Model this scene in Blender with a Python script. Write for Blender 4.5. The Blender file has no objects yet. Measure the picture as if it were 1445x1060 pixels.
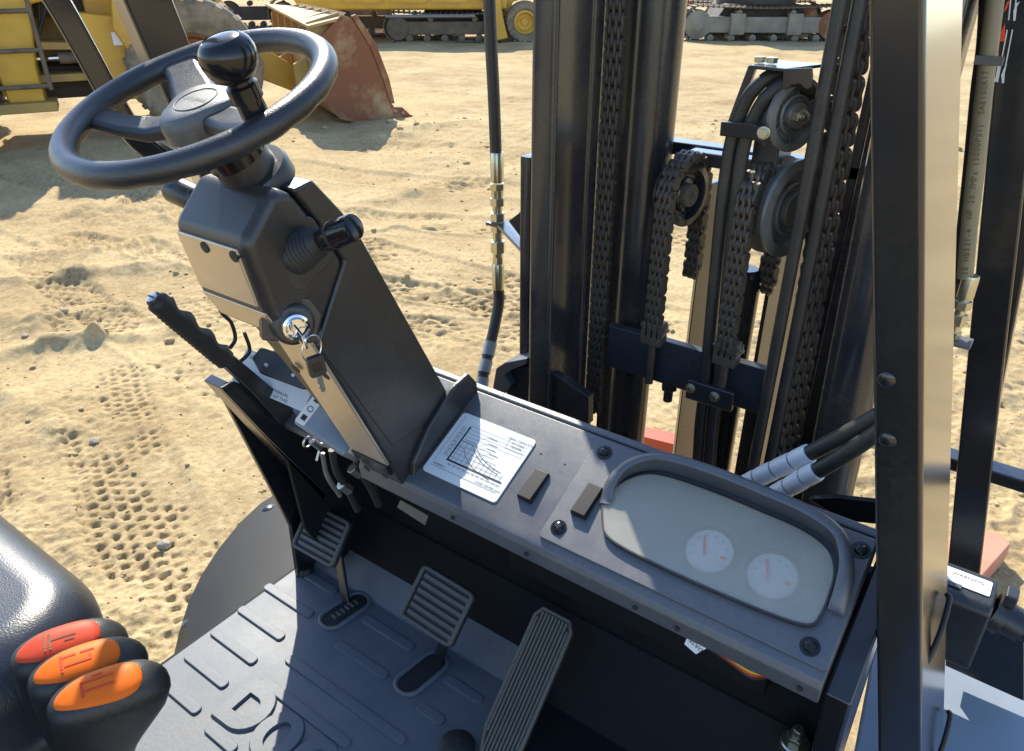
import bpy, bmesh, math, random
import numpy as np
from mathutils import Matrix, Vector, Euler
random.seed(7)
scene = bpy.context.scene
C = scene.collection
R = math.radians
PI = math.pi

# ------------------------------------------------------------------ camera, sky, sun, exposure
CAM = Vector((0, 0, 1.9)); PITCH = math.atan(1080/1970.0); HEAD = R(36); FPX = 1080.0
cd = bpy.data.cameras.new('camera'); cam = bpy.data.objects.new('camera', cd); C.objects.link(cam)
cam.location = CAM; cam.rotation_euler = (PI/2-PITCH, 0, HEAD)
cd.sensor_width = 36; cd.lens = FPX/1445*36; cd.clip_start = .02; cd.clip_end = 2000
scene.camera = cam
SUN_AZ, SUN_EL = R(-50), R(41)          # azimuth clockwise from +Y
w = bpy.data.worlds.new('World'); scene.world = w; w.use_nodes = True
nt = w.node_tree
sky = nt.nodes.new('ShaderNodeTexSky'); sky.sky_type = 'NISHITA'; sky.sun_disc = False
sky.sun_elevation = SUN_EL; sky.sun_rotation = SUN_AZ; sky.dust_density = .4; sky.air_density = 1.0; sky.ozone_density = 2.5
bg = nt.nodes['Background']; nt.links.new(sky.outputs[0], bg.inputs[0]); bg.inputs[1].default_value = .15
sd = bpy.data.lights.new('sun', 'SUN'); sun = bpy.data.objects.new('sun', sd); C.objects.link(sun)
sd.energy = 3.7; sd.angle = R(.53); sd.color = (1, .93, .78)
to_sun = Vector((math.sin(SUN_AZ)*math.cos(SUN_EL), math.cos(SUN_AZ)*math.cos(SUN_EL), math.sin(SUN_EL)))
sun.rotation_euler = to_sun.to_track_quat('Z', 'Y').to_euler(); sun.location = (0, 0, 20)
vs = scene.view_settings; vs.view_transform = 'Standard'; vs.look = 'None'; vs.gamma = 1; vs.exposure = 1.10

# ------------------------------------------------------------------ helpers
def ray(px, py):
    a = (px-722.5)/FPX; b = (530-py)/FPX; c, s = math.cos(PITCH), math.sin(PITCH)
    h = c+b*s
    return Vector((-h*math.sin(HEAD)+a*math.cos(HEAD), h*math.cos(HEAD)+a*math.sin(HEAD), b*c-s))
def at(px, py, X=None, Y=None, Z=None):
    """point of the place measured from the photograph, on a plane of known X, Y or Z"""
    r = ray(px, py)
    t = X/r.x if X is not None else Y/r.y if Y is not None else (Z-1.9)/r.z
    return CAM+r*t

MATS = {}
def mat(name, col, rough=.5, metal=0, spec=.5, var=0, vscale=8, col2=None, bump=0, bscale=200, rvar=0, coat=0, detail=4, thr=None, dust=0):
    m = bpy.data.materials.new(name); m.use_nodes = True; n = m.node_tree.nodes; l = m.node_tree.links
    p = n['Principled BSDF']; p.inputs['Roughness'].default_value = rough; p.inputs['Metallic'].default_value = metal
    p.inputs['Specular IOR Level'].default_value = spec; p.inputs['Base Color'].default_value = (*col, 1)
    if coat: p.inputs['Coat Weight'].default_value = coat; p.inputs['Coat Roughness'].default_value = .15
    tc = n.new('ShaderNodeTexCoord')
    if col2 is not None or rvar:
        nz = n.new('ShaderNodeTexNoise'); nz.inputs['Scale'].default_value = vscale; nz.inputs['Detail'].default_value = detail; nz.inputs['Roughness'].default_value = .65
        l.new(tc.outputs['Object'], nz.inputs['Vector'])
        rp = n.new('ShaderNodeValToRGB'); a, b = thr or (.35, .68)
        rp.color_ramp.elements[0].position = a; rp.color_ramp.elements[1].position = b
        l.new(nz.outputs['Fac'], rp.inputs['Fac'])
        if col2 is not None:
            rp.color_ramp.elements[0].color = (*col, 1); rp.color_ramp.elements[1].color = (*col2, 1)
            l.new(rp.outputs['Color'], p.inputs['Base Color'])
        if rvar:
            mr = n.new('ShaderNodeMapRange'); mr.inputs['To Min'].default_value = rough-rvar; mr.inputs['To Max'].default_value = rough+rvar
            mr.inputs['From Min'].default_value = .3; mr.inputs['From Max'].default_value = .7
            l.new(nz.outputs['Fac'], mr.inputs['Value']); l.new(mr.outputs['Result'], p.inputs['Roughness'])
    if dust:      # sand dust settled in uneven patches
        n1 = n.new('ShaderNodeTexNoise'); n1.inputs['Scale'].default_value = 6; n1.inputs['Detail'].default_value = 6; l.new(tc.outputs['Object'], n1.inputs['Vector'])
        n2 = n.new('ShaderNodeTexNoise'); n2.inputs['Scale'].default_value = 160; n2.inputs['Detail'].default_value = 6; n2.inputs['Roughness'].default_value = .8; l.new(tc.outputs['Object'], n2.inputs['Vector'])
        m1 = n.new('ShaderNodeMapRange'); m1.inputs['From Min'].default_value = .42; m1.inputs['From Max'].default_value = .72; l.new(n1.outputs['Fac'], m1.inputs['Value'])
        m2 = n.new('ShaderNodeMapRange'); m2.inputs['From Min'].default_value = .40; m2.inputs['From Max'].default_value = .68; m2.inputs['To Max'].default_value = dust; l.new(n2.outputs['Fac'], m2.inputs['Value'])
        mm_ = n.new('ShaderNodeMath'); mm_.operation = 'MULTIPLY'; l.new(m1.outputs['Result'], mm_.inputs[0]); l.new(m2.outputs['Result'], mm_.inputs[1])
        mxd = n.new('ShaderNodeMix'); mxd.data_type = 'RGBA'; l.new(mm_.outputs[0], mxd.inputs[0]); mxd.inputs[7].default_value = (.40, .32, .21, 1)
        if p.inputs['Base Color'].is_linked: l.new(p.inputs['Base Color'].links[0].from_socket, mxd.inputs[6])
        else: mxd.inputs[6].default_value = (*col, 1)
        l.new(mxd.outputs[2], p.inputs['Base Color'])
    if bump:
        nb = n.new('ShaderNodeTexNoise'); nb.inputs['Scale'].default_value = bscale; nb.inputs['Detail'].default_value = 2
        l.new(tc.outputs['Object'], nb.inputs['Vector'])
        bp = n.new('ShaderNodeBump'); bp.inputs['Strength'].default_value = bump; bp.inputs['Distance'].default_value = .002
        l.new(nb.outputs['Fac'], bp.inputs['Height']); l.new(bp.outputs['Normal'], p.inputs['Normal'])
    MATS[name] = m
    return m
mat('paint', (.010, .011, .014), .26, rvar=.05, vscale=9, col2=(.016, .016, .018), bump=.03, bscale=350, coat=.7)
mat('paint_mast', (.020, .022, .029), .27, rvar=.08, vscale=6, col2=(.032, .031, .031), bump=.04, bscale=160, coat=.5, dust=.22)
mat('plastic', (.018, .018, .020), .34, spec=.75, rvar=.05, vscale=14, col2=(.026, .025, .025), dust=.16, bump=.2, bscale=900)
mat('dash', (.070, .078, .094), .38, spec=1.0, rvar=.05, vscale=20, col2=(.092, .096, .104), dust=.14, bump=.22, bscale=1100)
mat('gloss', (.010, .010, .011), .16, bump=.02, bscale=300)
mat('knob_black', (.022, .022, .023), .40, dust=.18, bump=.25, bscale=700)
mat('wheel_skin', (.016, .017, .020), .32, spec=.8, bump=.3, bscale=800, rvar=.05, vscale=30)
mat('hub_skin', (.085, .085, .085), .42, spec=1.0, dust=.3, bump=.4, bscale=1000)
mat('sand_sheen_panel', (.72, .64, .52), .38, metal=.9, col2=(.60, .53, .43), vscale=7, bump=.08, bscale=700)  # tan tint carries the sand reflected in the dark column faces
mat('paint_post', (.008, .009, .012), .27, bump=.02, bscale=250, coat=1.0, col2=(.014, .014, .015), vscale=9, dust=.06)
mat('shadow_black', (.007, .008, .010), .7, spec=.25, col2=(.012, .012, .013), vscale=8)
mat('fender_skin', (.016, .018, .021), .55, spec=.2, bump=.1, bscale=400, col2=(.024, .023, .022), vscale=5)
mat('vinyl', (.026, .030, .040), .34, spec=.8, bump=.22, bscale=420, rvar=.05, vscale=5)
mat('mat_rubber', (.095, .115, .145), .54, spec=.5, rvar=.07, vscale=5, col2=(.125, .142, .168), dust=.35, bump=.10, bscale=140)  # base lightened to blue-grey in place of the sky's reflection on the mat
mat('rubber', (.018, .018, .019), .55, dust=.2, bump=.1, bscale=300)
mat('pedal', (.085, .085, .085), .5, dust=.4, bump=.2, bscale=500)
mat('tread', (.11, .10, .085), .6, dust=.4, bump=.2, bscale=500)
mat('hose', (.028, .027, .026), .45, dust=.2, bump=.15, bscale=500, col2=(.04, .037, .033), vscale=12)
mat('zinc', (.62, .60, .50), .28, metal=.95, col2=(.50, .46, .30), vscale=14)
mat('steel', (.55, .55, .54), .32, metal=1)
mat('chrome', (.82, .82, .84), .07, metal=1)
mat('chain', (.070, .058, .047), .45, metal=.3, col2=(.12, .098, .078), vscale=50, bump=.2, bscale=400)
mat('bare_steel', (.27, .26, .245), .40, metal=.5, col2=(.18, .17, .155), vscale=25)
mat('white_label', (.74, .75, .74), .45)
mat('ink', (.02, .02, .022), .6)
mat('ink_grey', (.10, .10, .11), .6)
mat('orange', (.86, .16, .012), .5, spec=.2)
mat('red_orange', (.66, .075, .03), .5, spec=.2)
mat('decal_orange', (.85, .10, .02), .5)
mat('decal_white', (.82, .82, .80), .5)
mat('wrap_white', (.86, .86, .86), .35, bump=.1, bscale=90)
mat('wrap_grey', (.30, .31, .32), .40)
mat('hose_text', (.10, .065, .015), .6)
mat('hose_grey', (.13, .13, .13), .6)
mat('dial', (.66, .69, .70), .5)
mat('dial_back', (.11, .125, .13), .6)
mat('sky_sheen_grey', (.22, .265, .33), .45, spec=.5, col2=(.26, .30, .35), vscale=4)  # blue tint stands in for sky reflected on the right fender
mat('xbar_blue', (.028, .033, .044), .36, spec=.7, col2=(.038, .041, .048), vscale=9, bump=.05, bscale=200)
mat('hose_sand_sheen', (.30, .235, .125), .5, col2=(.20, .16, .09), vscale=9)  # dark hose coloured tan for the sand it mirrors
mat('switch_black', (.014, .014, .016), .45, spec=.35)
mat('sheave_grey', (.20, .20, .195), .42, metal=.25, col2=(.14, .135, .125), vscale=20)
mat('needle', (.85, .045, .015), .5)
mat('yellow_wire', (.6, .42, .03), .5); mat('red_wire', (.55, .04, .02), .5)
mat('fork_red', (.60, .10, .035), .5, col2=(.45, .08, .04), vscale=6)
mat('slab', (.52, .19, .11), .75, col2=(.60, .27, .17), vscale=5, bump=.3, bscale=60)
mat('yellow', (.68, .385, .030), .42, col2=(.52, .28, .04), vscale=1.6, rvar=.1, bump=.1, bscale=20)
mat('yellow_dirty', (.46, .30, .07), .65, col2=(.30, .19, .07), vscale=2.5, bump=.2, bscale=20)
mat('rust', (.205, .074, .031), .7, col2=(.36, .25, .13), vscale=2.4, bump=.3, bscale=25, thr=(.47, .66), detail=8)
mat('bucket_tan', (.46, .33, .14), .7, col2=(.34, .20, .09), vscale=2.5, bump=.3, bscale=25)
mat('track_steel', (.10, .075, .055), .75, col2=(.19, .14, .09), vscale=4, bump=.3, bscale=20)
mat('tyre', (.15, .12, .082), .85, col2=(.33, .26, .17), vscale=6, bump=.3, bscale=25, thr=(.35, .72))
mat('dark_machine', (.03, .026, .022), .7, col2=(.07, .05, .035), vscale=3)
mat('window_glass', (.10, .16, .20), .08, spec=.8)
mat('orange_paint', (.62, .10, .02), .45)
mat('grey_machine', (.28, .26, .20), .7, col2=(.18, .15, .11), vscale=2)
mat('stone', (.34, .28, .20), .8, col2=(.24, .21, .17), vscale=12, bump=.3, bscale=60)
# dusty clear lens over the gauges
m = bpy.data.materials.new('dusty_lens'); m.use_nodes = True; n = m.node_tree.nodes; l = m.node_tree.links
p = n['Principled BSDF']; p.inputs['Base Color'].default_value = (.62, .59, .50, 1); p.inputs['Roughness'].default_value = .33; p.inputs['Specular IOR Level'].default_value = .6
tr = n.new('ShaderNodeBsdfTransparent'); mx = n.new('ShaderNodeMixShader'); nz = n.new('ShaderNodeTexNoise'); nz.inputs['Scale'].default_value = 14; nz.inputs['Detail'].default_value = 5
mr = n.new('ShaderNodeMapRange'); mr.inputs['To Min'].default_value = .22; mr.inputs['To Max'].default_value = .46
tc = n.new('ShaderNodeTexCoord'); l.new(tc.outputs['Object'], nz.inputs['Vector']); l.new(nz.outputs['Fac'], mr.inputs['Value']); l.new(mr.outputs['Result'], mx.inputs['Fac'])
l.new(tr.outputs[0], mx.inputs[1]); l.new(p.outputs[0], mx.inputs[2]); l.new(mx.outputs[0], n['Material Output'].inputs['Surface'])
MATS['dusty_lens'] = m

def frame(o, u, v):
    """matrix with origin o, x axis u, y axis near v, z = u x v"""
    u = Vector(u).normalized(); v = Vector(v); wv = u.cross(v).normalized(); v = wv.cross(u)
    return Matrix(((u.x, v.x, wv.x, o[0]), (u.y, v.y, wv.y, o[1]), (u.z, v.z, wv.z, o[2]), (0, 0, 0, 1)))
def zframe(o, z, xhint=(1, 0, 0)):
    z = Vector(z).normalized(); x = Vector(xhint); x = (x-z*x.dot(z)).normalized(); y = z.cross(x)
    return Matrix(((x.x, y.x, z.x, o[0]), (x.y, y.y, z.y, o[1]), (x.z, y.z, z.z, o[2]), (0, 0, 0, 1)))
ID = Matrix.Identity(4)
WLOC = {}
class MB:
    def __init__(s): s.v = []; s.f = []
    def add(s, vs_, fs, M=ID):
        k = len(s.v); s.v += [M @ Vector(q) for q in vs_]; s.f += [tuple(i+k for i in f) for f in fs]; return s
    def box(s, lo, hi, M=ID):
        (a, b, c), (d, e, f) = lo, hi
        return s.add([(a, b, c), (d, b, c), (d, e, c), (a, e, c), (a, b, f), (d, b, f), (d, e, f), (a, e, f)],
                     [(0, 3, 2, 1), (4, 5, 6, 7), (0, 1, 5, 4), (1, 2, 6, 5), (2, 3, 7, 6), (3, 0, 4, 7)], M)
    def prism(s, poly, z0, z1, M=ID):
        """polygon in local xy extruded along local z"""
        k = len(poly); ar = sum(poly[i][0]*poly[(i+1) % k][1]-poly[(i+1) % k][0]*poly[i][1] for i in range(k))
        if ar < 0: poly = poly[::-1]
        return s.add([(x, y, z0) for x, y in poly]+[(x, y, z1) for x, y in poly],
                     [tuple(range(k-1, -1, -1)), tuple(range(k, 2*k))]+[(i, (i+1) % k, k+(i+1) % k, k+i) for i in range(k)], M)
    def lathe(s, prof, M=ID, n=24, cap=True):
        """profile of (radius, z) turned about local z"""
        vs_ = []; fs = []
        for r, z in prof:
            vs_ += [(r*math.cos(2*PI*i/n), r*math.sin(2*PI*i/n), z) for i in range(n)]
        for k in range(len(prof)-1):
            for i in range(n):
                j = (i+1) % n; fs.append((k*n+i, k*n+j, (k+1)*n+j, (k+1)*n+i))
        if cap:
            fs.append(tuple(range(n-1, -1, -1))); e = (len(prof)-1)*n; fs.append(tuple(range(e, e+n)))
        return s.add(vs_, fs, M)
    def tube(s, pts, r, n=12, closed=False, squash=None):
        pts = [Vector(q) for q in pts]; N = len(pts); vs_ = []; fs = []
        rr = r if isinstance(r, (list, tuple)) else [r]*N
        t0 = (pts[1]-pts[0]).normalized(); up = Vector((0, 0, 1)) if abs(t0.z) < .9 else Vector((1, 0, 0))
        nrm = (up-t0*up.dot(t0)).normalized()
        for i, q in enumerate(pts):
            if closed: t = (pts[(i+1) % N]-pts[i-1]).normalized()
            else: t = (pts[min(i+1, N-1)]-pts[max(i-1, 0)]).normalized()
            nrm = (nrm-t*nrm.dot(t)).normalized(); b = t.cross(nrm)
            for k in range(n):
                a = 2*PI*k/n; vs_.append(q+(nrm*math.cos(a)+b*math.sin(a))*rr[i])
        for i in range(N if closed else N-1):
            for k in range(n):
                j = (k+1) % n; i2 = (i+1) % N
                fs.append((i*n+k, i*n+j, i2*n+j, i2*n+k))
        if not closed:
            fs.append(tuple(range(n-1, -1, -1))); fs.append(tuple(range((N-1)*n, N*n)))
        return s.add(vs_, fs)
    def build(s, name, material, parent=None, bevel=0, seg=2, smooth=None, origin=None):
        me = bpy.data.meshes.new(name)
        if origin is None:
            xs = [q.x for q in s.v]; ys = [q.y for q in s.v]; zs = [q.z for q in s.v]
            origin = Vector(((min(xs)+max(xs))/2, (min(ys)+max(ys))/2, min(zs)))
        origin = Vector(origin)
        me.from_pydata([q-origin for q in s.v], [], s.f); me.validate(); me.update()
        bm = bmesh.new(); bm.from_mesh(me); bmesh.ops.recalc_face_normals(bm, faces=bm.faces); bm.to_mesh(me); bm.free()
        me.materials.append(MATS[material])
        o = bpy.data.objects.new(name, me); C.objects.link(o)
        if bevel:
            b = o.modifiers.new('bevel', 'BEVEL'); b.width = bevel; b.segments = seg; b.limit_method = 'ANGLE'; b.angle_limit = R(28); b.harden_normals = True
            me.shade_smooth()
        elif smooth is not None:
            me.shade_smooth(); me.set_sharp_from_angle(angle=R(smooth))
        put(o, origin, parent)
        return o
def put(o, loc, parent=None):
    WLOC[o] = Vector(loc)
    if parent is not None: o.parent = parent; o.location = Vector(loc)-WLOC[parent]
    else: o.location = loc
def dup(o, loc, parent, rot=None):
    c = o.copy(); C.objects.link(c); put(c, loc, parent)
    if rot is not None: c.rotation_euler = rot
    return c
def tag(o, label, cat, group=None):
    o['label'] = label; o['category'] = cat
    if group: o['group'] = group
    return o
def thing(name, loc, label, cat, group=None):
    o = bpy.data.objects.new(name, None); C.objects.link(o); o.empty_display_size = .2; put(o, loc); return tag(o, label, cat, group)
def smoothpath(pts, n=8):
    """Catmull-Rom through pts"""
    P_ = [Vector(q) for q in pts]; P_ = [P_[0]*2-P_[1]]+P_+[P_[-1]*2-P_[-2]]; out = []
    for i in range(1, len(P_)-2):
        for k in range(n):
            t = k/n; a, b, c, d = P_[i-1:i+3]
            out.append(.5*((2*b)+(c-a)*t+(2*a-5*b+4*c-d)*t*t+(3*b-a-3*c+d)*t**3))
    return out+[P_[-2]]
def rrect(x0, y0, x1, y1, r, n=5):
    o = []
    for cx, cy, a in ((x1-r, y1-r, 0), (x0+r, y1-r, 90), (x0+r, y0+r, 180), (x1-r, y0+r, 270)):
        for k in range(n+1):
            t = R(a+90*k/n); o.append((cx+r*math.cos(t), cy+r*math.sin(t)))
    return o
def text_mb(mb, s, size, M, align='CENTER'):
    cu = bpy.data.curves.new('lettering', 'FONT'); cu.body = s; cu.size = size; cu.align_x = align; cu.align_y = 'CENTER'; cu.resolution_u = 2
    o = bpy.data.objects.new('lettering', cu); C.objects.link(o)
    dg = bpy.context.evaluated_depsgraph_get(); me = bpy.data.meshes.new_from_object(o.evaluated_get(dg))
    mb.add([tuple(q.co) for q in me.vertices], [tuple(f.vertices) for f in me.polygons], M)
    bpy.data.objects.remove(o); bpy.data.curves.remove(cu); bpy.data.meshes.remove(me)
    return mb
def hexnut(mb, M, r, z0, z1):
    return mb.prism([(r*math.cos(R(60*i)), r*math.sin(R(60*i))) for i in range(6)], z0, z1, M)

# ------------------------------------------------------------------ the sandy yard
def vnoise(x, y, seed):
    xi = np.floor(x).astype(np.int64); yi = np.floor(y).astype(np.int64); fx = x-xi; fy = y-yi
    fx = fx*fx*(3-2*fx); fy = fy*fy*(3-2*fy)
    def h(a, b):
        q = (a*374761393+b*668265263+seed*1442695041) & 0xffffffff
        q = ((q ^ (q >> 13))*1274126177) & 0xffffffff
        return ((q ^ (q >> 16)) & 0xffff)/65535.0
    return (h(xi, yi)*(1-fx)+h(xi+1, yi)*fx)*(1-fy)+(h(xi, yi+1)*(1-fx)+h(xi+1, yi+1)*fx)*fy-.5
def sstep(a, b, x):
    t = np.clip((x-a)/(b-a), 0, 1); return t*t*(3-2*t)
def gp(*q): return [tuple(at(px, py, Z=0)[:2]) for px, py in q]
RIDGES = [(gp((-60, 505), (70, 487), (140, 478), (240, 465)), .055, .075), (gp((-40, 400), (100, 389), (200, 376), (300, 362)), .045, .09), (gp((-30, 452), (60, 448), (150, 430)), .045, .12),
          (gp((-20, 362), (120, 352), (260, 330)), .045, .10), (gp((520, 285), (580, 272), (640, 258), (700, 250)), .045, .12), (gp((505, 200), (600, 185), (700, 172)), .05, .14), (gp((20, 560), (60, 580), (90, 610)), .030, .07), (gp((500, 330), (600, 318), (690, 300)), .022, .06), (gp((560, 420), (630, 408), (690, 404)), .018, .04), (gp((0, 300), (120, 292), (250, 284)), .04, .12)]
TRACKS = [  # x0, y0, x1, y1, half width, lug pitch, depth
    (-5.6, 2.25, -1.7, .74, .21, .062, .017), (-5.2, 1.35, -1.7, .10, .21, .062, .016), (-7.5, 2.35, -2.0, 1.75, .16, .10, .022),
    (-9.5, 3.3, -1.5, 3.9, .22, .12, .028), (-8.5, 4.6, -.5, 6.6, .24, .13, .036), (-7.0, 3.2, -1.0, 5.9, .22, .13, .030), (-6.5, 2.5, -2.2, 3.6, .15, .11, .030), (-9, 4.0, -2.0, 3.1, .2, .12, .028), (-8.6, 5.6, 3.5, 9.2, .28, .2, .02),
    (-12, 8.2, 4, 13.0, .3, .25, .025), (-3.2, 2.7, 1.2, 5.5, .18, .12, .018), (-12, 9.6, 3, 16.5, .3, .25, .02), (-4.6, 2.2, -1.2, 3.5, .17, .13, .012)]
def height(x, y):
    d = np.hypot(x, y); near = np.clip(1-d/9, 0, 1)
    h = .10*vnoise(x*.35, y*.35, 1)+.050*vnoise(x*1.1, y*1.1, 2)+.026*vnoise(x*2.9, y*2.9, 3)
    rough = .25+1.1*sstep(-.12, .28, vnoise(x*.6+9, y*.6, 11))
    h += rough*(.014*vnoise(x*7, y*7, 4)+.012*vnoise(x*16, y*16, 5)+.009*vnoise(x*37, y*37, 6)*np.clip(1.4-d/11, .15, 1)+.006*vnoise(x*85, y*85, 7)*near)
    ab = lambda f_, s_: .25-np.abs(vnoise(x*f_, y*f_, s_))
    h += rough*(.020*ab(8, 81)+.016*ab(19, 82)*np.clip(1.6-d/12, .2, 1)+.011*ab(45, 83)*np.clip(1.4-d/8, 0, 1))
    for k, (pts_, amp, wd) in enumerate(RIDGES):
        for (ax_, ay_), (bx_, by_) in zip(pts_[:-1], pts_[1:]):
            L = math.hypot(bx_-ax_, by_-ay_); ux, uy = (bx_-ax_)/L, (by_-ay_)/L; s = np.clip((x-ax_)*ux+(y-ay_)*uy, 0, L)
            e = np.hypot(x-ax_-s*ux, y-ay_-s*uy); e = e+wd*.9*vnoise(x*6, y*6, 91+k)+wd*.5*vnoise(x*17, y*17, 92)
            h += amp*np.exp(-(np.clip(e, 0, 9)/wd)**2)*(.55+.9*(vnoise(x*4, y*4, 93+k)+.25))
    cl = vnoise(x*11, y*11, 21)*vnoise(x*2.1, y*2.1, 22)*4
    h += .010*np.clip(cl-.38, 0, 1)
    for k, (x0, y0, x1, y1, hw, pt, dp) in enumerate(TRACKS):
        L = math.hypot(x1-x0, y1-y0); ux, uy = (x1-x0)/L, (y1-y0)/L
        s = (x-x0)*ux+(y-y0)*uy; t = -(x-x0)*uy+(y-y0)*ux
        t = t+.07*vnoise(s*.7, s*0+k, 31)*2
        inside = 1-sstep(hw*.86, hw*1.02, np.abs(t)); run = sstep(0, .4, s)*(1-sstep(L-.4, L, s))
        wear = sstep(-.16, .16, vnoise(x*2.3+k*3, y*2.3, 41+k)+.6*vnoise(x*9, y*9, 43))
        c = t/hw*4.2+.45*vnoise(x*5, y*5, 55); col = np.floor(c+.5); fr = np.abs(c-col)*2
        ph = s/pt+np.where(np.mod(col, 2) == 0, 0, .5)+.5*vnoise(x*2, y*2, 51)+.35*vnoise(x*13, y*13, 54)
        lu = np.abs(np.mod(ph, 1)-.5)*2
        lug = (1-sstep(.30, .46, lu+.4*vnoise(x*30, y*30, 52)))*(1-sstep(.50, .70, fr+.4*vnoise(x*26, y*26, 53)))
        ridge = np.exp(-((np.abs(t)-hw*1.12)/(hw*.16))**2)
        h += run*(inside*(-.35*dp-lug*dp*wear)+ridge*dp*.65*(.5+vnoise(s*4, t*4, 61)))
    return h*np.clip(1.5-d/60, .25, 1)
ang = np.concatenate([np.linspace(R(-100), R(16), 670), np.linspace(R(16), R(260), 62)[1:-1]])
rad = np.concatenate([[.02, .3, .6, .9], np.geomspace(1.15, 6, 640), np.geomspace(6.03, 42, 400)[1:], np.geomspace(46, 900, 22)])
RR, AA = np.meshgrid(rad, ang, indexing='ij')
GX = RR*np.sin(AA); GY = RR*np.cos(AA); GZ = height(GX, GY)
na, nr = len(ang), len(rad)
vv = np.stack([GX, GY, GZ], -1).reshape(-1, 3)
ii = np.arange(nr-1)[:, None]*na; jj = np.arange(na)[None, :]; j2 = (jj+1) % na
ff = np.stack([ii+jj, ii+j2, ii+na+j2, ii+na+jj], -1).reshape(-1, 4)
me = bpy.data.meshes.new('ground'); me.vertices.add(len(vv)); me.vertices.foreach_set('co', vv.ravel().astype(np.float32))
me.loops.add(ff.size); me.loops.foreach_set('vertex_index', ff.ravel().astype(np.int32)[::1])
me.polygons.add(len(ff)); me.polygons.foreach_set('loop_start', np.arange(0, ff.size, 4, dtype=np.int32)); me.update(calc_edges=True); me.validate()
me.shade_smooth()
m = bpy.data.materials.new('sand'); m.use_nodes = True; n = m.node_tree.nodes; l = m.node_tree.links
p = n['Principled BSDF']; p.inputs['Roughness'].default_value = .95; p.inputs['Specular IOR Level'].default_value = .15
tc = n.new('ShaderNodeTexCoord')
def nzn(sc, det=5):
    q = n.new('ShaderNodeTexNoise'); q.inputs['Scale'].default_value = sc; q.inputs['Detail'].default_value = det; q.inputs['Roughness'].default_value = .7; l.new(tc.outputs['Object'], q.inputs['Vector']); return q
def ramp(src, a, b, ca, cb):
    q = n.new('ShaderNodeValToRGB'); q.color_ramp.elements[0].position = a; q.color_ramp.elements[1].position = b
    q.color_ramp.elements[0].color = (*ca, 1); q.color_ramp.elements[1].color = (*cb, 1); l.new(src.outputs['Fac'], q.inputs['Fac']); return q
big = ramp(nzn(.8, 8), .36, .60, (.38, .276, .143), (.555, .428, .236))
sm = ramp(nzn(34, 8), .30, .62, (.66, .61, .55), (1.05, 1.05, 1.05))
mu = n.new('ShaderNodeMix'); mu.data_type = 'RGBA'; mu.blend_type = 'MULTIPLY'; mu.inputs[0].default_value = 1
l.new(big.outputs[0], mu.inputs[6]); l.new(sm.outputs[0], mu.inputs[7]); l.new(mu.outputs[2], p.inputs['Base Color'])
bp = n.new('ShaderNodeBump'); bp.inputs['Strength'].default_value = .6; bp.inputs['Distance'].default_value = .011
l.new(nzn(75, 8).outputs['Fac'], bp.inputs['Height']); l.new(bp.outputs['Normal'], p.inputs['Normal'])
me.materials.append(m)
ground = bpy.data.objects.new('ground', me); C.objects.link(ground); ground['kind'] = 'structure'

def gz(x, y): return float(height(np.array([x]), np.array([y]))[0])
# loose stones on the sand
stones = [((90, 440), .055, 'dusty grey-brown clod on the sand, left edge below the big shadow'), ((134, 626), .045, 'small dark grey stone on the sand left of the brake lever'),
          ((34, 470), .04, 'small pale clod beside the bigger clod at the left edge'), ((232, 772), .05, 'small sandy lump beside the tyre prints left of the fender'),
          ((655, 172), .07, 'small clod on the sand right of the bucket tip')]
for (q, sz, lab) in stones:
    c0 = at(*q, Z=0); mb = MB(); bmx = bmesh.new(); bmesh.ops.create_icosphere(bmx, subdivisions=2, radius=1)
    mb.add([(v_.co.x*(1+.35*random.random()), v_.co.y*(.8+.3*random.random()), v_.co.z*(.55+.2*random.random())) for v_ in bmx.verts], [tuple(v_.index for v_ in f.verts) for f in bmx.faces],
           Matrix.Translation((c0.x, c0.y, gz(c0.x, c0.y)+sz*.12)) @ Matrix.Scale(sz*.5, 4)); bmx.free()
    tag(mb.build('stone', 'stone', smooth=25), lab, 'stone', 'loose stones on the sand')

# crumbs and clods of sand too many to count
rng = np.random.default_rng(5); NC = 2600
th_ = rng.uniform(R(-92), R(4), NC); rd = np.exp(rng.uniform(np.log(2.0), np.log(11), NC)); cx_ = rd*np.sin(th_); cy_ = rd*np.cos(th_)
keep = (vnoise(cx_*.9, cy_*.9, 71)+.5*vnoise(cx_*3, cy_*3, 72)+rng.uniform(-.3, .3, NC) > .0) & ~((cx_ > -1.5) & (cx_ < .4) & (cy_ < 1.6)); cx_, cy_, rd = cx_[keep], cy_[keep], rd[keep]
cz_ = height(cx_, cy_); sz_ = rd*.0011*np.exp(rng.normal(0, .6, len(cx_)))+.001
bmx = bmesh.new(); bmesh.ops.create_icosphere(bmx, subdivisions=1, radius=1); iv = np.array([tuple(v_.co) for v_ in bmx.verts]); it_ = np.array([[v_.index for v_ in f.verts] for f in bmx.faces]); bmx.free()
VV = iv[None]*(1+rng.uniform(-.35, .35, (len(cx_), len(iv), 1))); VV = VV*np.stack([rng.uniform(.8, 1.5, len(cx_)), rng.uniform(.8, 1.5, len(cx_)), rng.uniform(.45, .8, len(cx_))], -1)[:, None, :]*sz_[:, None, None]
VV = VV+np.stack([cx_, cy_, cz_+sz_*.2], -1)[:, None, :]; FFc = it_[None]+(np.arange(len(cx_))*len(iv))[:, None, None]
me = bpy.data.meshes.new('sand_clods'); me.from_pydata(VV.reshape(-1, 3).tolist(), [], FFc.reshape(-1, 3).tolist()); me.shade_smooth(); me.materials.append(m)
oc_ = bpy.data.objects.new('sand_clods', me); C.objects.link(oc_); oc_['kind'] = 'stuff'; oc_['label'] = 'loose crumbs and clods scattered over the sand'

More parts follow.
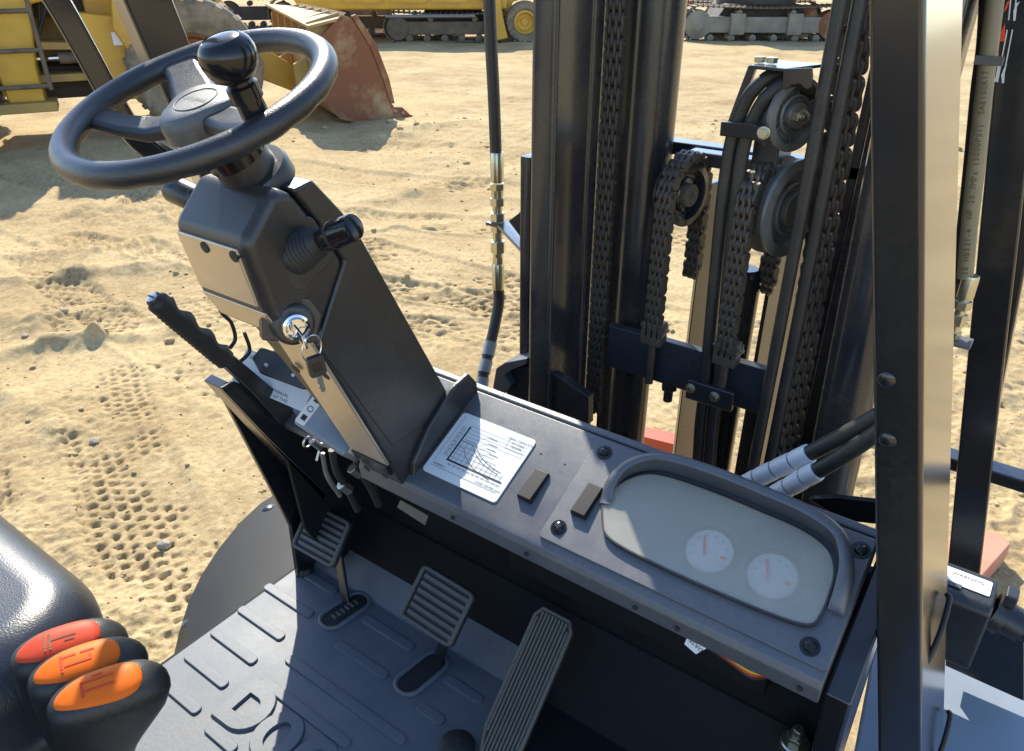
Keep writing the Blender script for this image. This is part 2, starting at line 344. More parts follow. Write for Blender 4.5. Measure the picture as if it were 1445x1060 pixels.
# ------------------------------------------------------------------ the wheel loader behind the steering wheel
def tyre_mb(M, r, wd, rim, lugs=22, lug_h=.035):
    t = MB(); t.lathe([(rim, -wd*.40), (rim*1.06, -wd*.46), (rim*1.10, -wd*.44), (r*.66, -wd*.53), (r*.70, -wd*.52), (r*.80, -wd*.54), (r*.90, -wd*.51), (r*.97, -wd*.44), (r, -wd*.34), (r, wd*.34), (r*.97, wd*.44), (r*.90, wd*.51), (r*.80, wd*.54), (r*.70, wd*.52), (r*.66, wd*.53), (rim*1.10, wd*.44), (rim*1.06, wd*.46), (rim, wd*.40)], M, 48, cap=False)
    for i in range(lugs):
        for sd_ in (-1, 1):
            a = 2*PI*(i+(.5 if sd_ > 0 else 0))/lugs
            Q = M @ Matrix.Rotation(a, 4, 'Z')
            t.add([(r*.985, -.035, 0), (r*.985, .035, 0), (r*.84, .11, sd_*wd*.50), (r*.84, .02, sd_*wd*.50), (r+lug_h, -.03, 0), (r+lug_h, .03, 0), (r*.90+lug_h, .10, sd_*wd*.555), (r*.90+lug_h, .03, sd_*wd*.555)],
                  [(0, 1, 2, 3), (4, 7, 6, 5), (0, 4, 5, 1), (1, 5, 6, 2), (2, 6, 7, 3), (3, 7, 4, 0)], Q)
    return t
tip = at(588, 168, Z=0)
LH = Vector((.46, .888, 0)); LR = Vector((.888, -.46, 0))        # loader heading and its right hand side
O = tip - LH*1.28 - LR*.0                                          # foot of the bucket's near rear corner
LM = Matrix(((LH.x, -LR.x, 0, O.x), (LH.y, -LR.y, 0, O.y), (0, 0, 1, 0), (0, 0, 0, 1)))  # x forward, y left (away from us), z up
loader = thing('wheel_loader', O-LH*2.2-LR*1.2, 'yellow wheel loader with rusty bucket parked on sand behind the steering wheel', 'wheel loader')
BW = 2.5
prof = [(.98, .02), (.55, .0), (.25, .10), (.03, .38), (.0, .72), (.12, 1.02), (.42, 1.26)]          # bucket shell profile x,z (back on the left)
inner = [(x+.05, z+.04) for x, z in prof[::-1]]
XZ = LM @ Matrix(((1, 0, 0, 0), (0, 0, 1, 0), (0, 1, 0, 0), (0, 0, 0, 1)))                           # local (x,z,y)
sh = MB(); sh.prism(prof+inner, .03, BW-.03, XZ)
bucket = sh.build('bucket', 'bucket_tan', loader, smooth=30)
for y in (0, BW-.03):
    e = MB(); e.prism([(.98, .0), (.55, -.01), (.25, .08), (.02, .36), (-.02, .72), (.10, 1.03), (.40, 1.28), (.52, 1.24), (.72, .90), (.86, .50), (.93, .22)], y, y+.03, XZ)
    e.build('side_plate', 'rust', bucket, bevel=.008)
e = MB(); e.prism([(.52, 1.26), (.72, .92), (.86, .52), (.93, .22), (.99, .22), (.94, .52), (.80, .95), (.58, 1.28)], -.012, .045, XZ); e.build('wear_strip', 'rust', bucket, bevel=.006)
for k in range(5):
    y0 = .02+k*.56; t = MB(); t.prism([(.92, .0), (1.0, .17), (1.10, .16), (1.20, .06), (1.33, .0), (1.2, -.015)], y0, y0+.09, XZ); tt = t.build('tooth', 'rust', bucket, bevel=.012)
    for zx, zz in ((1.0, .12), (1.1, .09)):
        b = MB(); b.lathe([(.022, 0), (.022, .012), (.0, .014)], XZ @ Matrix.Translation((zx, zz, y0)) @ Matrix.Rotation(PI, 4, 'X'), 10); b.build('bolt', 'bare_steel', bucket)
# sloping spill guard on top with ribs
g = MB(); g.add([(.42, .0, 1.255), (.42, BW, 1.255), (-.02, BW, 1.30), (-.02, .0, 1.17), (.42, .0, 1.225), (.42, BW, 1.225), (-.02, BW, 1.27), (-.02, 0, 1.14)], [(0, 1, 2, 3), (7, 6, 5, 4), (0, 3, 7, 4), (1, 5, 6, 2), (0, 4, 5, 1), (3, 2, 6, 7)], LM)
g.build('spill_guard', 'bucket_tan', bucket)
for k in range(6):
    y = .14+k*.42; r_ = MB(); r_.prism([(.0, 1.0), (.0, 1.20), (.40, 1.30), (.42, 1.26), (.10, 1.0)], y, y+.035, XZ); r_.build('rib', 'bucket_tan', bucket, bevel=.005)
for k in range(3):
    y = .3+k*.85; r_ = MB(); r_.prism([(-.05, .30), (-.18, .42), (-.18, .72), (-.02, .80), (.04, .5)], y, y+.06, XZ); r_.build('hinge_plate', 'yellow_dirty', bucket, bevel=.006)
# arms, frames, wheels
for y in (.75, 1.6):
    a = MB(); a.prism([(-.05, .30), (-.02, .62), (-.55, .95), (-1.3, 1.30), (-2.1, 1.85), (-2.35, 1.75), (-2.3, 1.5), (-1.4, .98), (-.6, .55)], y, y+.12, XZ); a.build('lift_arm', 'yellow', loader, bevel=.02)
wheel_c = LM @ Vector((-1.32, .34, .80))
for nm, lx, ly in (('near', -1.32, .34), ('far', -1.32, 2.16), ('near', -4.1, .34), ('far', -4.1, 2.16)):
    M = LM @ Matrix.Translation((lx, ly, .76)) @ Matrix.Rotation(PI/2, 4, 'X')
    tt = tyre_mb(M, .75, .52, .36).build('wheel', 'tyre', loader, smooth=35)
    rm = MB(); rm.lathe([(.40, -.20), (.40, .17), (.34, .19), (.30, .10), (.17, .08), (.15, .16), (.05, .18)], M, 32); rm.build('rim', 'rust', tt, smooth=30)
    for i in range(8):
        b = MB(); b.lathe([(.022, .08), (.022, .12)], M @ Matrix.Rotation(i*PI/4, 4, 'Z') @ Matrix.Translation((.23, 0, 0)), 8); b.build('wheel_bolt', 'track_steel', tt)
f = MB(); f.prism([(-.55, .55), (-.55, 1.0), (-1.5, 2.35), (-2.0, 2.5), (-2.35, 2.3), (-2.35, .52), (-1.7, .42)], .62, 1.9, XZ); f.build('front_frame', 'yellow', loader, bevel=.03)
f = MB(); f.prism([(-1.55, 2.0), (-1.50, 1.72), (-1.78, 1.38), (-1.92, 1.0), (-2.02, .98), (-2.12, 1.2), (-2.02, 1.75), (-1.75, 2.2)], .10, .62, XZ); f.build('fender', 'yellow', loader, bevel=.03)
f = MB(); f.prism([(-1.95, .44), (-1.95, 1.30), (-2.42, 1.36), (-2.50, .95), (-2.44, .44)], .30, .62, XZ); f.build('side_box', 'yellow', loader, bevel=.02)
f = MB(); f.prism([(-1.8, .5), (-1.8, .9), (-1.95, .9), (-1.95, .5)], .28, .45, XZ); f.build('battery_box', 'grey_machine', loader, bevel=.01)
f = MB(); f.prism([(-2.0, 1.02), (-2.0, 1.16), (-2.14, 1.16), (-2.14, 1.02)], .26, .30, XZ); f.build('lamp', 'decal_white', loader, bevel=.01)
l_ = MB(); l_.prism(rrect(-1.98, 1.75, -1.86, 2.02, .055), .585, .62, XZ); lp = l_.build('link_plate', 'rust', loader, bevel=.006)
for zz in (1.81, 1.96):
    b = MB(); b.lathe([(.04, 0), (.04, .03), (.02, .035)], XZ @ Matrix.Translation((-1.92, zz, .585)) @ Matrix.Rotation(PI, 4, 'X'), 12); b.build('pin', 'dark_machine', lp)
f = MB(); f.prism([(-2.3, .44), (-2.3, .78), (-3.2, .82), (-3.2, .44)], .75, 1.7, XZ); f.prism([(-2.3, 1.3), (-2.3, 1.7), (-3.2, 1.9), (-3.2, 1.3)], .8, 1.6, XZ); f.build('articulation_joint', 'dark_machine', loader, bevel=.02)
f = MB(); f.prism([(-2.2, .5), (-2.2, 2.3), (-3.3, 2.3), (-3.3, .5)], 1.15, 1.85, XZ); f.build('centre_housing', 'yellow_dirty', loader, bevel=.04)
f = MB(); f.prism([(-2.42, .66), (-2.42, .74), (-3.0, .74), (-3.0, .66)], .4, .75, XZ); f.prism([(-2.42, .98), (-2.42, 1.05), (-2.9, 1.08), (-2.9, 1.0)], .4, .75, XZ); f.build('hitch_plate', 'yellow_dirty', loader, bevel=.008)
c = MB(); c.tube([LM @ Vector((-2.45, .5, .90)), LM @ Vector((-2.72, .5, .90))], .065, 14); cy = c.build('steering_cylinder', 'track_steel', loader, smooth=40)
c = MB(); c.tube([LM @ Vector((-2.72, .5, .90)), LM @ Vector((-3.05, .5, .90))], .03, 12); c.build('rod', 'chrome', cy, smooth=40)
for k in range(4):
    a0 = LM @ Vector((-2.55-.05*k, .62, 1.9)); a1 = LM @ Vector((-2.75-.03*k, .55, 1.35-.06*k)); a2 = LM @ Vector((-2.95, .58, 1.05+.1*k))
    c = MB(); c.tube(smoothpath([a0, a1, a2], 6), .022, 8); c.build('hose', 'rubber', loader, smooth=40)
f = MB(); f.prism([(-2.95, .42), (-2.95, .85), (-2.85, 1.45), (-2.62, 1.5), (-2.62, 2.5), (-4.2, 2.5), (-4.2, 1.62), (-3.4, 1.55), (-3.3, .42)], .25, 1.0, XZ); f.build('rear_frame', 'yellow', loader, bevel=.03)
f = MB(); f.prism([(-3.3, 1.6), (-3.3, 2.9), (-5.6, 2.7), (-5.6, 1.2), (-4.8, 1.62)], .5, 2.0, XZ); f.build('engine_hood', 'yellow', loader, bevel=.05)
f = MB(); f.prism([(-2.66, 1.55), (-2.66, 2.3), (-2.6, 2.3), (-2.6, 1.55)], .2, .3, XZ); f.build('cab_panel', 'yellow_dirty', loader, bevel=.01)
lad = MB(); lad.tube([LM @ Vector((-2.86, .14, z)) for z in (.62, 2.45)], .024, 10); lad.tube([LM @ Vector((-3.42, .14, z)) for z in (.62, 2.45)], .024, 10); ld = lad.build('ladder', 'track_steel', loader, smooth=40)
for z in (.66, 1.02, 1.40, 1.78, 2.15):
    r_ = MB(); r_.tube([LM @ Vector((-2.86, .14, z)), LM @ Vector((-3.42, .14, z))], .024, 10); r_.build('rung', 'track_steel', ld, smooth=40)
f = MB(); f.prism([(-2.84, .40), (-2.84, .50), (-3.5, .50), (-3.5, .40)], .08, .5, XZ); f.build('step', 'yellow_dirty', loader, bevel=.01)
c = MB(); c.tube(smoothpath([LM @ Vector(q) for q in ((-2.75, .2, 2.5), (-2.77, .16, 2.1), (-2.84, .14, 1.75), (-2.86, .14, 1.7))], 6), .022, 10); c.build('handrail', 'track_steel', loader, smooth=40)

# ------------------------------------------------------------------ the far row of machines
VH = Vector((-math.sin(HEAD), math.cos(HEAD), 0)); VR = Vector((math.cos(HEAD), math.sin(HEAD), 0))
def local(o, turn=0):
    x = (VR*math.cos(turn)+VH*math.sin(turn)); y = Vector((-x.y, x.x, 0))
    return Matrix(((x.x, y.x, 0, o.x), (x.y, y.y, 0, o.y), (0, 0, 1, o.z), (0, 0, 0, 1)))
SW = Matrix(((1, 0, 0, 0), (0, 0, 1, 0), (0, 1, 0, 0), (0, 0, 0, 1)))
def crawler(root, M, L, H, wd, y0, mcol, roll=True):
    """one crawler track: frame part with shoes, rollers and end wheels as sub-parts"""
    f = MB(); r = H/2; X = M @ SW
    f.prism([(-L/2+r*.7, r*.55), (L/2-r*.7, r*.55), (L/2-r*.9, r*1.45), (-L/2+r*.9, r*1.45)], y0+.06, y0+wd-.06, X)
    fr = f.build('track_frame', mcol, root, bevel=.02)
    sides = 2*(L-2*r)+2*PI*r; ns = int(sides/.13); sh = None
    for i in range(ns):
        s = i/ns*sides
        if s < L-2*r: x, z, a = -L/2+r+s, 0, 0
        elif s < L-2*r+PI*r: t = (s-(L-2*r))/r; x, z, a = L/2-r+r*math.sin(t), r-r*math.cos(t), t
        elif s < 2*(L-2*r)+PI*r: q = s-(L-2*r)-PI*r; x, z, a = L/2-r-q, 2*r-.05*math.sin(PI*q/(L-2*r)), PI
        else: t = (s-2*(L-2*r)-PI*r)/r; x, z, a = -L/2+r-r*math.sin(t), r+r*math.cos(t), PI+t
        Q = M @ Matrix.Translation((x, y0+wd/2, z+.03)) @ Matrix.Rotation(-a, 4, 'Y')
        if sh is None:
            b = MB(); b.prism([(-.058, -.012), (.058, -.012), (.058, .012), (-.03, .012), (-.05, .035)], -wd/2, wd/2, SW)
            b.add([(-.05, -wd/2, -.045), (-.03, -wd/2, -.045), (-.03, wd/2, -.045), (-.05, wd/2, -.045), (-.05, -wd/2, -.01), (-.03, -wd/2, -.01), (-.03, wd/2, -.01), (-.05, wd/2, -.01)], [(0, 1, 2, 3), (4, 7, 6, 5), (0, 4, 5, 1), (1, 5, 6, 2), (2, 6, 7, 3), (3, 7, 4, 0)])
            sh = b.build('track_shoe', 'track_steel', fr, origin=(0, 0, 0)); o = sh
        else: o = sh.copy(); C.objects.link(o)
        put(o, Q.translation, fr); o.rotation_euler = Q.to_euler()
    for x in (-L/2+r, L/2-r):
        Q = M @ Matrix.Translation((x, y0+wd*.5, r)) @ Matrix.Rotation(PI/2, 4, 'X')
        w_ = MB(); w_.lathe([(r*.82, -wd*.40), (r*.86, -wd*.2), (r*.86, wd*.2), (r*.82, wd*.40), (r*.45, wd*.44), (r*.3, wd*.52), (.02, wd*.52)], Q, 24); w_.build('sprocket', 'rust' if mcol == 'grey_machine' and x > 0 else mcol, fr, smooth=30)
    for i in range(6):
        x = (-.5+(i+.5)/6)*(L-2.4*r); Q = M @ Matrix.Translation((x, y0+wd*.5, .10)) @ Matrix.Rotation(PI/2, 4, 'X')
        w_ = MB(); w_.lathe([(.085, -wd*.4), (.085, wd*.42), (.03, wd*.46)], Q, 16); w_.build('roller', mcol, fr, smooth=30)
    for x in (-L*.16, L*.16):
        Q = M @ Matrix.Translation((x, y0+wd*.5, H-.13)) @ Matrix.Rotation(PI/2, 4, 'X')
        w_ = MB(); w_.lathe([(.07, -wd*.4), (.07, wd*.42), (.03, wd*.46)], Q, 14); w_.build('carrier_roller', mcol, fr, smooth=30)
# yellow crawler excavator "400"
o = at(640, 60, Z=0); M = local(o, R(3)); X = M @ SW
ex = thing('crawler_excavator', o, 'yellow crawler excavator marked 400 in the far row, left of the mast', 'excavator')
crawler(ex, M, 3.4, .66, .42, -.1, 'track_steel'); crawler(ex, M @ Matrix.Translation((-1.6, 0, 0)), 3.4, .66, .42, 1.9, 'track_steel')
b = MB(); b.prism([(-1.0, .25), (1.0, .25), (.7, .72), (-.7, .72)], .3, 1.9, X); b.build('undercarriage', 'dark_machine', ex, bevel=.03)
b = MB(); b.prism([(-3.4, .74), (1.35, .74), (1.35, 1.0), (1.1, 1.75), (-3.6, 1.9), (-3.9, 1.4), (-3.8, .9)], -.1, 2.3, X); bd = b.build('upper_body', 'yellow', ex, bevel=.06)
for x in (-2.6, -1.5, -.5): 
    b = MB(); b.prism(rrect(x, .9, x+.9, 1.55, .04), -.13, -.1, X); b.build('door_panel', 'yellow', ex, bevel=.006)
b = MB(); b.prism(rrect(-1.02, 1.02, -.42, 1.32, .02), -.142, -.132, X); pl = b.build('number_plate', 'ink', ex)
b = MB(); text_mb(b, '400', .25, X @ Matrix.Translation((-.72, 1.18, -.146)) ); b.build('lettering', 'decal_white', pl)
b = MB(); b.prism([(-3.3, 1.0), (-2.4, 1.0), (-2.4, 2.2), (-3.0, 2.2)], -.14, -.09, X); b.build('window', 'window_glass', ex, bevel=.02)
b = MB(); b.prism([(.75, -.0), (1.35, .12), (1.25, .5), (1.05, 1.6), (.55, 1.6), (.85, .7)], -.35, -.18, X); b.build('dozer_blade', 'yellow', ex, bevel=.03)
b = MB(); b.tube([X @ Vector(q) for q in ((-1.6, .62, -.4), (.55, .62, -.4))], .04, 10); b.build('boom_pipe', 'bare_steel', ex, smooth=40)
# motor grader wheel and frame
o = at(742, 61, Z=0); M = local(o, R(4)); X = M @ SW
gr = thing('motor_grader', o, 'yellow motor grader with one visible tyre beside the left mast upright', 'grader')
for x in (0, 1.6):
    Q = M @ Matrix.Translation((x-.02, .2, .47)) @ Matrix.Rotation(PI/2, 4, 'X')
    tt = tyre_mb(Q, .46, .34, .26, 20, .02).build('wheel', 'tyre', gr, smooth=35); rm = MB(); rm.lathe([(.27, -.1), (.27, .15), (.22, .16), (.18, .06), (.1, .05), (.08, .10)], Q, 24); rm.build('rim', 'yellow', tt, smooth=30)
b = MB(); b.prism([(-1.0, 1.3), (-.9, .95), (-.55, .42), (-.45, .42), (-.3, .9), (.2, 1.05), (2.4, 1.1), (2.4, 1.8), (-1.0, 1.8)], .35, .8, X); b.build('frame', 'yellow', gr, bevel=.03)
# grey crawler crane on the right, orange machine beside it
o = at(1075, 60, Z=0); M = local(o, R(-2)); X = M @ SW
cr = thing('crawler_crane', o, 'dusty grey crawler undercarriage with rusty end wheel seen between the mast rails', 'excavator')
crawler(cr, M, 4.1, .80, .5, -.1, 'grey_machine'); crawler(cr, M, 4.1, .80, .5, 2.1, 'grey_machine')
for x in (-.85, .55):
    b = MB(); b.prism([(x, .18), (x+.34, .18), (x+.34, .66), (x, .66)], -.16, .1, X); b.build('frame_bracket', 'grey_machine', cr, bevel=.015)
b = MB(); b.prism([(-1.3, .3), (1.3, .3), (.9, .85), (-.9, .85)], .3, 2.2, X); b.build('undercarriage', 'dark_machine', cr, bevel=.03)
b = MB(); b.lathe([(1.0, .84), (1.0, 1.02)], M @ Matrix.Translation((0, 1.2, 0)), 32); b.build('slewing_ring', 'dark_machine', cr, smooth=30)
b = MB(); b.prism([(-.6, 1.03), (2.2, 1.03), (2.2, 1.9), (-.6, 1.9)], .2, 2.3, X); b.build('upper_body', 'grey_machine', cr, bevel=.05)
o = at(1010, 30, Z=0); M = local(o, R(-2)); X = M @ SW
om = thing('orange_machine', o, 'orange machine body in the far row behind the crawler undercarriage', 'machine')
b = MB(); b.prism([(-1.6, 1.1), (1.3, 1.1), (1.4, 1.5), (1.0, 2.1), (-1.6, 2.1)], 0, 2.2, X); b.build('body', 'orange_paint', om, bevel=.06)
for x in (-1.2, .8):
    Q = M @ Matrix.Translation((x, .2, .55)) @ Matrix.Rotation(PI/2, 4, 'X'); tt = tyre_mb(Q, .54, .4, .3, 20, .02).build('wheel', 'tyre', om, smooth=35)
    rm = MB(); rm.lathe([(.31, -.1), (.31, .15), (.2, .1), (.1, .12)], Q, 20); rm.build('rim', 'orange_paint', tt, smooth=30)
b = MB(); b.prism([(-1.5, .5), (1.2, .5), (1.2, 1.12), (-1.5, 1.12)], .5, 1.8, X); b.build('chassis', 'dark_machine', om, bevel=.03)
# yellow cab machines at the top left, behind the bucket
o = at(470, 42, Z=0); M = local(o, R(6)); X = M @ SW
y1 = thing('yellow_excavator', o, 'yellow excavator with CAT lettering and glazed cab behind the bucket', 'excavator')
crawler(y1, M, 3.6, .8, .5, 0, 'track_steel')
b = MB(); b.prism([(-.35, .95), (2.2, .95), (2.2, 1.9), (-.35, 1.9)], .1, 2.4, X); b.build('upper_body', 'yellow', y1, bevel=.06)
b = MB(); text_mb(b, 'CAT', .34, X @ Matrix.Translation((.1, 1.52, .08))); b.build('lettering', 'ink', y1)
b = MB(); b.prism([(-1.5, .95), (-.4, .95), (-.4, 2.6), (-1.4, 2.6)], .1, 1.3, X); cb = b.build('cab', 'yellow', y1, bevel=.04)
for x in (-1.38, -.92):
    b = MB(); b.prism(rrect(x, 1.1, x+.4, 2.4, .05), .07, .1, X); b.build('window', 'window_glass', cb, bevel=.01)
o = at(380, 40, Z=0); M = local(o, R(10)); X = M @ SW
y2 = thing('yellow_bulldozer', o, 'yellow bulldozer with pale blue cab glass left of the lettered excavator', 'bulldozer')
crawler(y2, M, 3.0, .8, .45, 0, 'dark_machine')
b = MB(); b.prism([(-1.2, .8), (1.0, .8), (1.1, 1.15), (-.2, 1.4), (-1.2, 1.4)], .2, 1.9, X); b.build('hood', 'yellow_dirty', y2, bevel=.05)
b = MB(); b.prism([(-.95, 1.3), (.1, 1.3), (.0, 2.5), (-.95, 2.5)], .4, 1.7, X); cb = b.build('cab', 'yellow', y2, bevel=.04)
b = MB(); b.prism(rrect(-.85, 1.42, -.05, 2.35, .05), .37, .40, X); b.build('window', 'window_glass', cb, bevel=.01)
for k in range(4):
    b = MB(); b.lathe([(.11, -.04), (.16, -.04), (.16, .04), (.11, .04)], X @ Matrix.Translation((.55+.28*k, 1.2+.22*(k % 2), .1)), 16, cap=False); b.build('track_guide', 'yellow', y2, smooth=40)

# ------------------------------------------------------------------ the forklift
FL = thing('forklift', (-.575, .5, 0), 'black forklift cockpit with steering wheel, dashboard, pedals and chain mast', 'forklift')
YZ = Matrix(((0, 0, 1, 0), (1, 0, 0, 0), (0, 1, 0, 0), (0, 0, 0, 1)))      # local (Y, Z, X)
def part(mb, name, m_, parent=FL, **k): return mb.build(name, m_, parent, **k)
def edgebeam(q):
    """eight corners: four at the bottom, four at the top"""
    return MB().add(q, [(3, 2, 1, 0), (4, 5, 6, 7), (0, 1, 5, 4), (1, 2, 6, 5), (2, 3, 7, 6), (3, 0, 4, 7)])
FZ = .72
# --- floor, toe board, side panels
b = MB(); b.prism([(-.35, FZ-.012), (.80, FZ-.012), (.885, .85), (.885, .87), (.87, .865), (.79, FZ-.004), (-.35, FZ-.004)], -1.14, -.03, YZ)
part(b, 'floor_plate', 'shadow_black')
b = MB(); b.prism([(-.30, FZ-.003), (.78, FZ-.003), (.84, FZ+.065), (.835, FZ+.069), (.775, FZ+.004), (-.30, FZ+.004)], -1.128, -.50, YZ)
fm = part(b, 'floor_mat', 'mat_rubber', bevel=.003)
ribs = [((268, 924), (316, 974)), ((304, 891), (358, 940)), ((342, 859), (397, 906)), ((379, 827), (437, 874)), ((422, 805), (474, 840)), ((236, 960), (275, 1012)),
        ((376, 958), (487, 1060)), ((417, 922), (558, 1060)), ((480, 908), (542, 961)), ((515, 872), (580, 920)), ((591, 997), (625, 1024)), ((293, 1029), (333, 1062)), ((630, 958), (678, 994))]
for p0, p1 in ribs:
    a0 = at(*p0, Z=FZ); a1 = at(*p1, Z=FZ); L = min((a1-a0).length, .55)
    b = MB(); b.prism(rrect(0, -.010, L, .010, .008, 4), .002, .0085, Matrix.Translation((a0.x, (a0.y+a1.y)/2, FZ)))
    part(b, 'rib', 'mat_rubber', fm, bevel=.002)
for ch, px in (('D', (353, 1002)), ('O', (392, 1042)), ('O', (440, 1082))):
    c0 = at(*px, Z=FZ); b = MB(); T = MB(); text_mb(T, ch, .155, ID)
    # raised letter block: outline prism with rim
    if ch == 'D': outer = [(-.045, -.05), (.0, -.05)]+[(.0+.045*math.sin(R(t)), -.05*math.cos(R(t))) for t in range(15, 180, 15)]+[(.0, .05), (-.045, .05)]; inn = [(x*.45-.002, y*.42) for x, y in outer]
    else: outer = [(.044*math.cos(R(t)), .05*math.sin(R(t))) for t in range(0, 360, 15)]; inn = [(x*.42, y*.55) for x, y in outer]
    k = len(outer)
    M = Matrix.Translation((c0.x, c0.y, FZ)) @ Matrix.Rotation(R(2), 4, 'Z')
    b.add([(x, y, .003) for x, y in outer]+[(x*.94, y*.94, .010) for x, y in outer]+[(x, y, .010) for x, y in inn]+[(x*.95, y*.95, .005) for x, y in inn],
          [(i, (i+1) % k, k+(i+1) % k, k+i) for i in range(k)]+[(k+i, k+(i+1) % k, 2*k+(i+1) % k, 2*k+i) for i in range(k)]+[(2*k+i, 2*k+(i+1) % k, 3*k+(i+1) % k, 3*k+i) for i in range(k)], M)
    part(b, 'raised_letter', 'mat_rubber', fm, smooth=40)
for px, sl in (((482, 868), .08), ((590, 957), .08)):
    c0 = at(*px, Z=FZ); M = Matrix.Translation((c0.x, c0.y, FZ)) @ Matrix.Rotation(R(-6), 4, 'Z')
    b = MB(); b.prism(rrect(-.020, -sl/2, .020, sl/2+.02, .019, 6), .003, .0065, M); s_ = part(b, 'pedal_slot', 'ink', fm)
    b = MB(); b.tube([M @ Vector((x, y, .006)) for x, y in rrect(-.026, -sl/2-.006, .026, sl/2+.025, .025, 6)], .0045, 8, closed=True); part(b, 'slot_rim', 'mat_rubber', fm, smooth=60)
    if px[0] < 500:
        for i in range(6):
            b = MB(); b.box((-.007, -.02+i*.011, .0065), (.007, -.016+i*.011, .010), M); part(b, 'spring_coil', 'bare_steel', fm)
# mat fasteners
for px in ((432, 799),):
    c0 = at(*px, Z=FZ+.01); b = MB(); b.lathe([(.017, 0), (.017, .012), (.012, .018), (.001, .019)], Matrix.Translation((c0.x+.01, c0.y-.01, FZ+.002)), 20); part(b, 'mat_button', 'rubber', fm, smooth=40)
# fender left of the mat
out = [at(*q, Z=.64) for q in ((200, 1075), (228, 990), (243, 935), (252, 895), (266, 850), (284, 812), (308, 775), (338, 738), (368, 710), (400, 690), (440, 672))]
b = MB(); k = len(out); inn = [Vector((-1.10, q.y-.02, .700)) for q in out]
mid = [(a+c)*.5+Vector((0, 0, .012)) for a, c in zip(out, inn)]
low = [q-Vector((0, 0, .10)) for q in out]
b.add(inn+mid+out+low, [(r*k+i, r*k+i+1, (r+1)*k+i+1, (r+1)*k+i) for r in range(3) for i in range(k-1)])
fd = part(b, 'fender', 'fender_skin', smooth=50)
for px in ((378, 718), (268, 880)):
    c0 = at(*px, Z=.645); b = MB(); b.lathe([(.017, -.01), (.017, .002), (.013, .005), (.001, .0055)], Matrix.Translation(c0+Vector((.005, 0, .004))), 18); part(b, 'rivet', 'paint', fd, smooth=40)
# cowl side plate on the left, cowl top on the left
b = MB(); b.prism([(.640, 1.235), (.72, 1.21), (.87, 1.25), (.87, .70), (.73, .70), (.735, .86)], -1.112, -1.100, YZ); part(b, 'cowl_side_plate', 'paint', bevel=.003)
b = MB(); b.prism([(.70, 1.165), (.87, 1.266), (.87, 1.254), (.70, 1.153)], -1.16, -.83, YZ); ct = part(b, 'cowl_top', 'dash', bevel=.003)
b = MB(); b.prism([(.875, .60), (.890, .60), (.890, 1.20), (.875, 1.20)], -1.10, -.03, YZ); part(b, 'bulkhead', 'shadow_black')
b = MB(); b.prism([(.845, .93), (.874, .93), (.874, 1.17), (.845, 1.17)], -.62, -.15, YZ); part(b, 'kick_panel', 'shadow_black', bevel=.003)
b = MB(); b.prism([(.69, 1.16), (.85, 1.240), (.87, 1.243), (.87, .60), (.84, .60), (.80, .80)], -.060, -.030, YZ); part(b, 'cowl_end_plate', 'paint', bevel=.004)
# hydraulic bolt by the bulkhead
c0 = at(1125, 1043, Z=.73); c0 = Vector((-.14, c0.y-.06, .735)); M = Matrix.Translation(at(1122, 1050, Y=.845))
b = MB(); b.lathe([(.022, -.02), (.022, .004), (.020, .006)], M, 22); wb = part(b, 'washer', 'zinc', smooth=30)
b = MB(); hexnut(b, M, .015, .006, .020); b.lathe([(.009, .020), (.009, .034), (.006, .036)], M, 14); part(b, 'bolt', 'zinc', wb, bevel=.001)

# --- dashboard: tilted box across the cowl
AL = math.atan(.48); ca, sa = math.cos(AL), math.sin(AL)
DM = Matrix(((1, 0, 0, 0), (0, ca, -sa, .71), (0, sa, ca, 1.2), (0, 0, 0, 1)))
def dv(Y): return (Y-.71)/ca
def dp(px, py, h=0):
    """dash coordinates (x, v) of a photo point lying h above the dash plane"""
    r = ray(px, py); nn = Vector((0, -sa, ca)); o_ = Vector((0, .71, 1.2))+nn*h
    t = (o_-CAM).dot(nn)/r.dot(nn); q = DM.inverted() @ (CAM+r*t); return q.x, q.y
v0, v1 = dv(.68), dv(.868)
b = MB(); b.prism([(.855, 1.2696), (.690, 1.1905), (.681, 1.184), (.677, 1.174), (.680, 1.150), (.690, 1.146), (.70, 1.165), (.85, 1.235), (.858, 1.252), (.858, 1.266)], -.80, -.0625, YZ)
dash = part(b, 'dashboard', 'dash', bevel=.002)
b = MB(); b.prism([(.8605, 1.2695), (.872, 1.2735), (.872, 1.25), (.8605, 1.245)], -1.10, -.03, YZ); part(b, 'cowl_strip', 'dash', bevel=.003)
for px in ((745, 772), (900, 840), (960, 868), (1132, 962), (640, 708)):
    r = at(*px, Y=.681); b = MB(); b.lathe([(.0035, 0), (.0035, .003), (.001, .003)], zframe((r.x, .6785, 1.163), (0, -1, .1)), 10); part(b, 'plug', 'ink', dash)
# load chart label
b = MB(); b.prism(rrect(-.686, dv(.706), -.543, dv(.813), .006), .0, .0022, DM); lab = part(b, 'load_chart_label', 'white_label')
pr = MB(); pg = MB(); H0 = .0026
def ln(mb, x0, y0, x1, y1, wd):
    d = Vector((x1-x0, y1-y0)); nn = Vector((-d.y, d.x)).normalized()*wd/2
    Q = DM @ Matrix.Translation((-.686, dv(.706), H0)) @ Matrix.Diagonal((.143, dv(.813)-dv(.706), 1, 1))
    A = .143; B = dv(.813)-dv(.706)
    mb.add([((x0*A+a*nn.x), (y0*B+a*nn.y), 0) for a in (1, -1)]+[((x1*A+a*nn.x), (y1*B+a*nn.y), 0) for a in (-1, 1)], [(0, 1, 2, 3)], DM @ Matrix.Translation((-.686, dv(.706), H0)))
ln(pr, .20, .27, .20, .83, .003); ln(pr, .19, .27, .93, .27, .003)
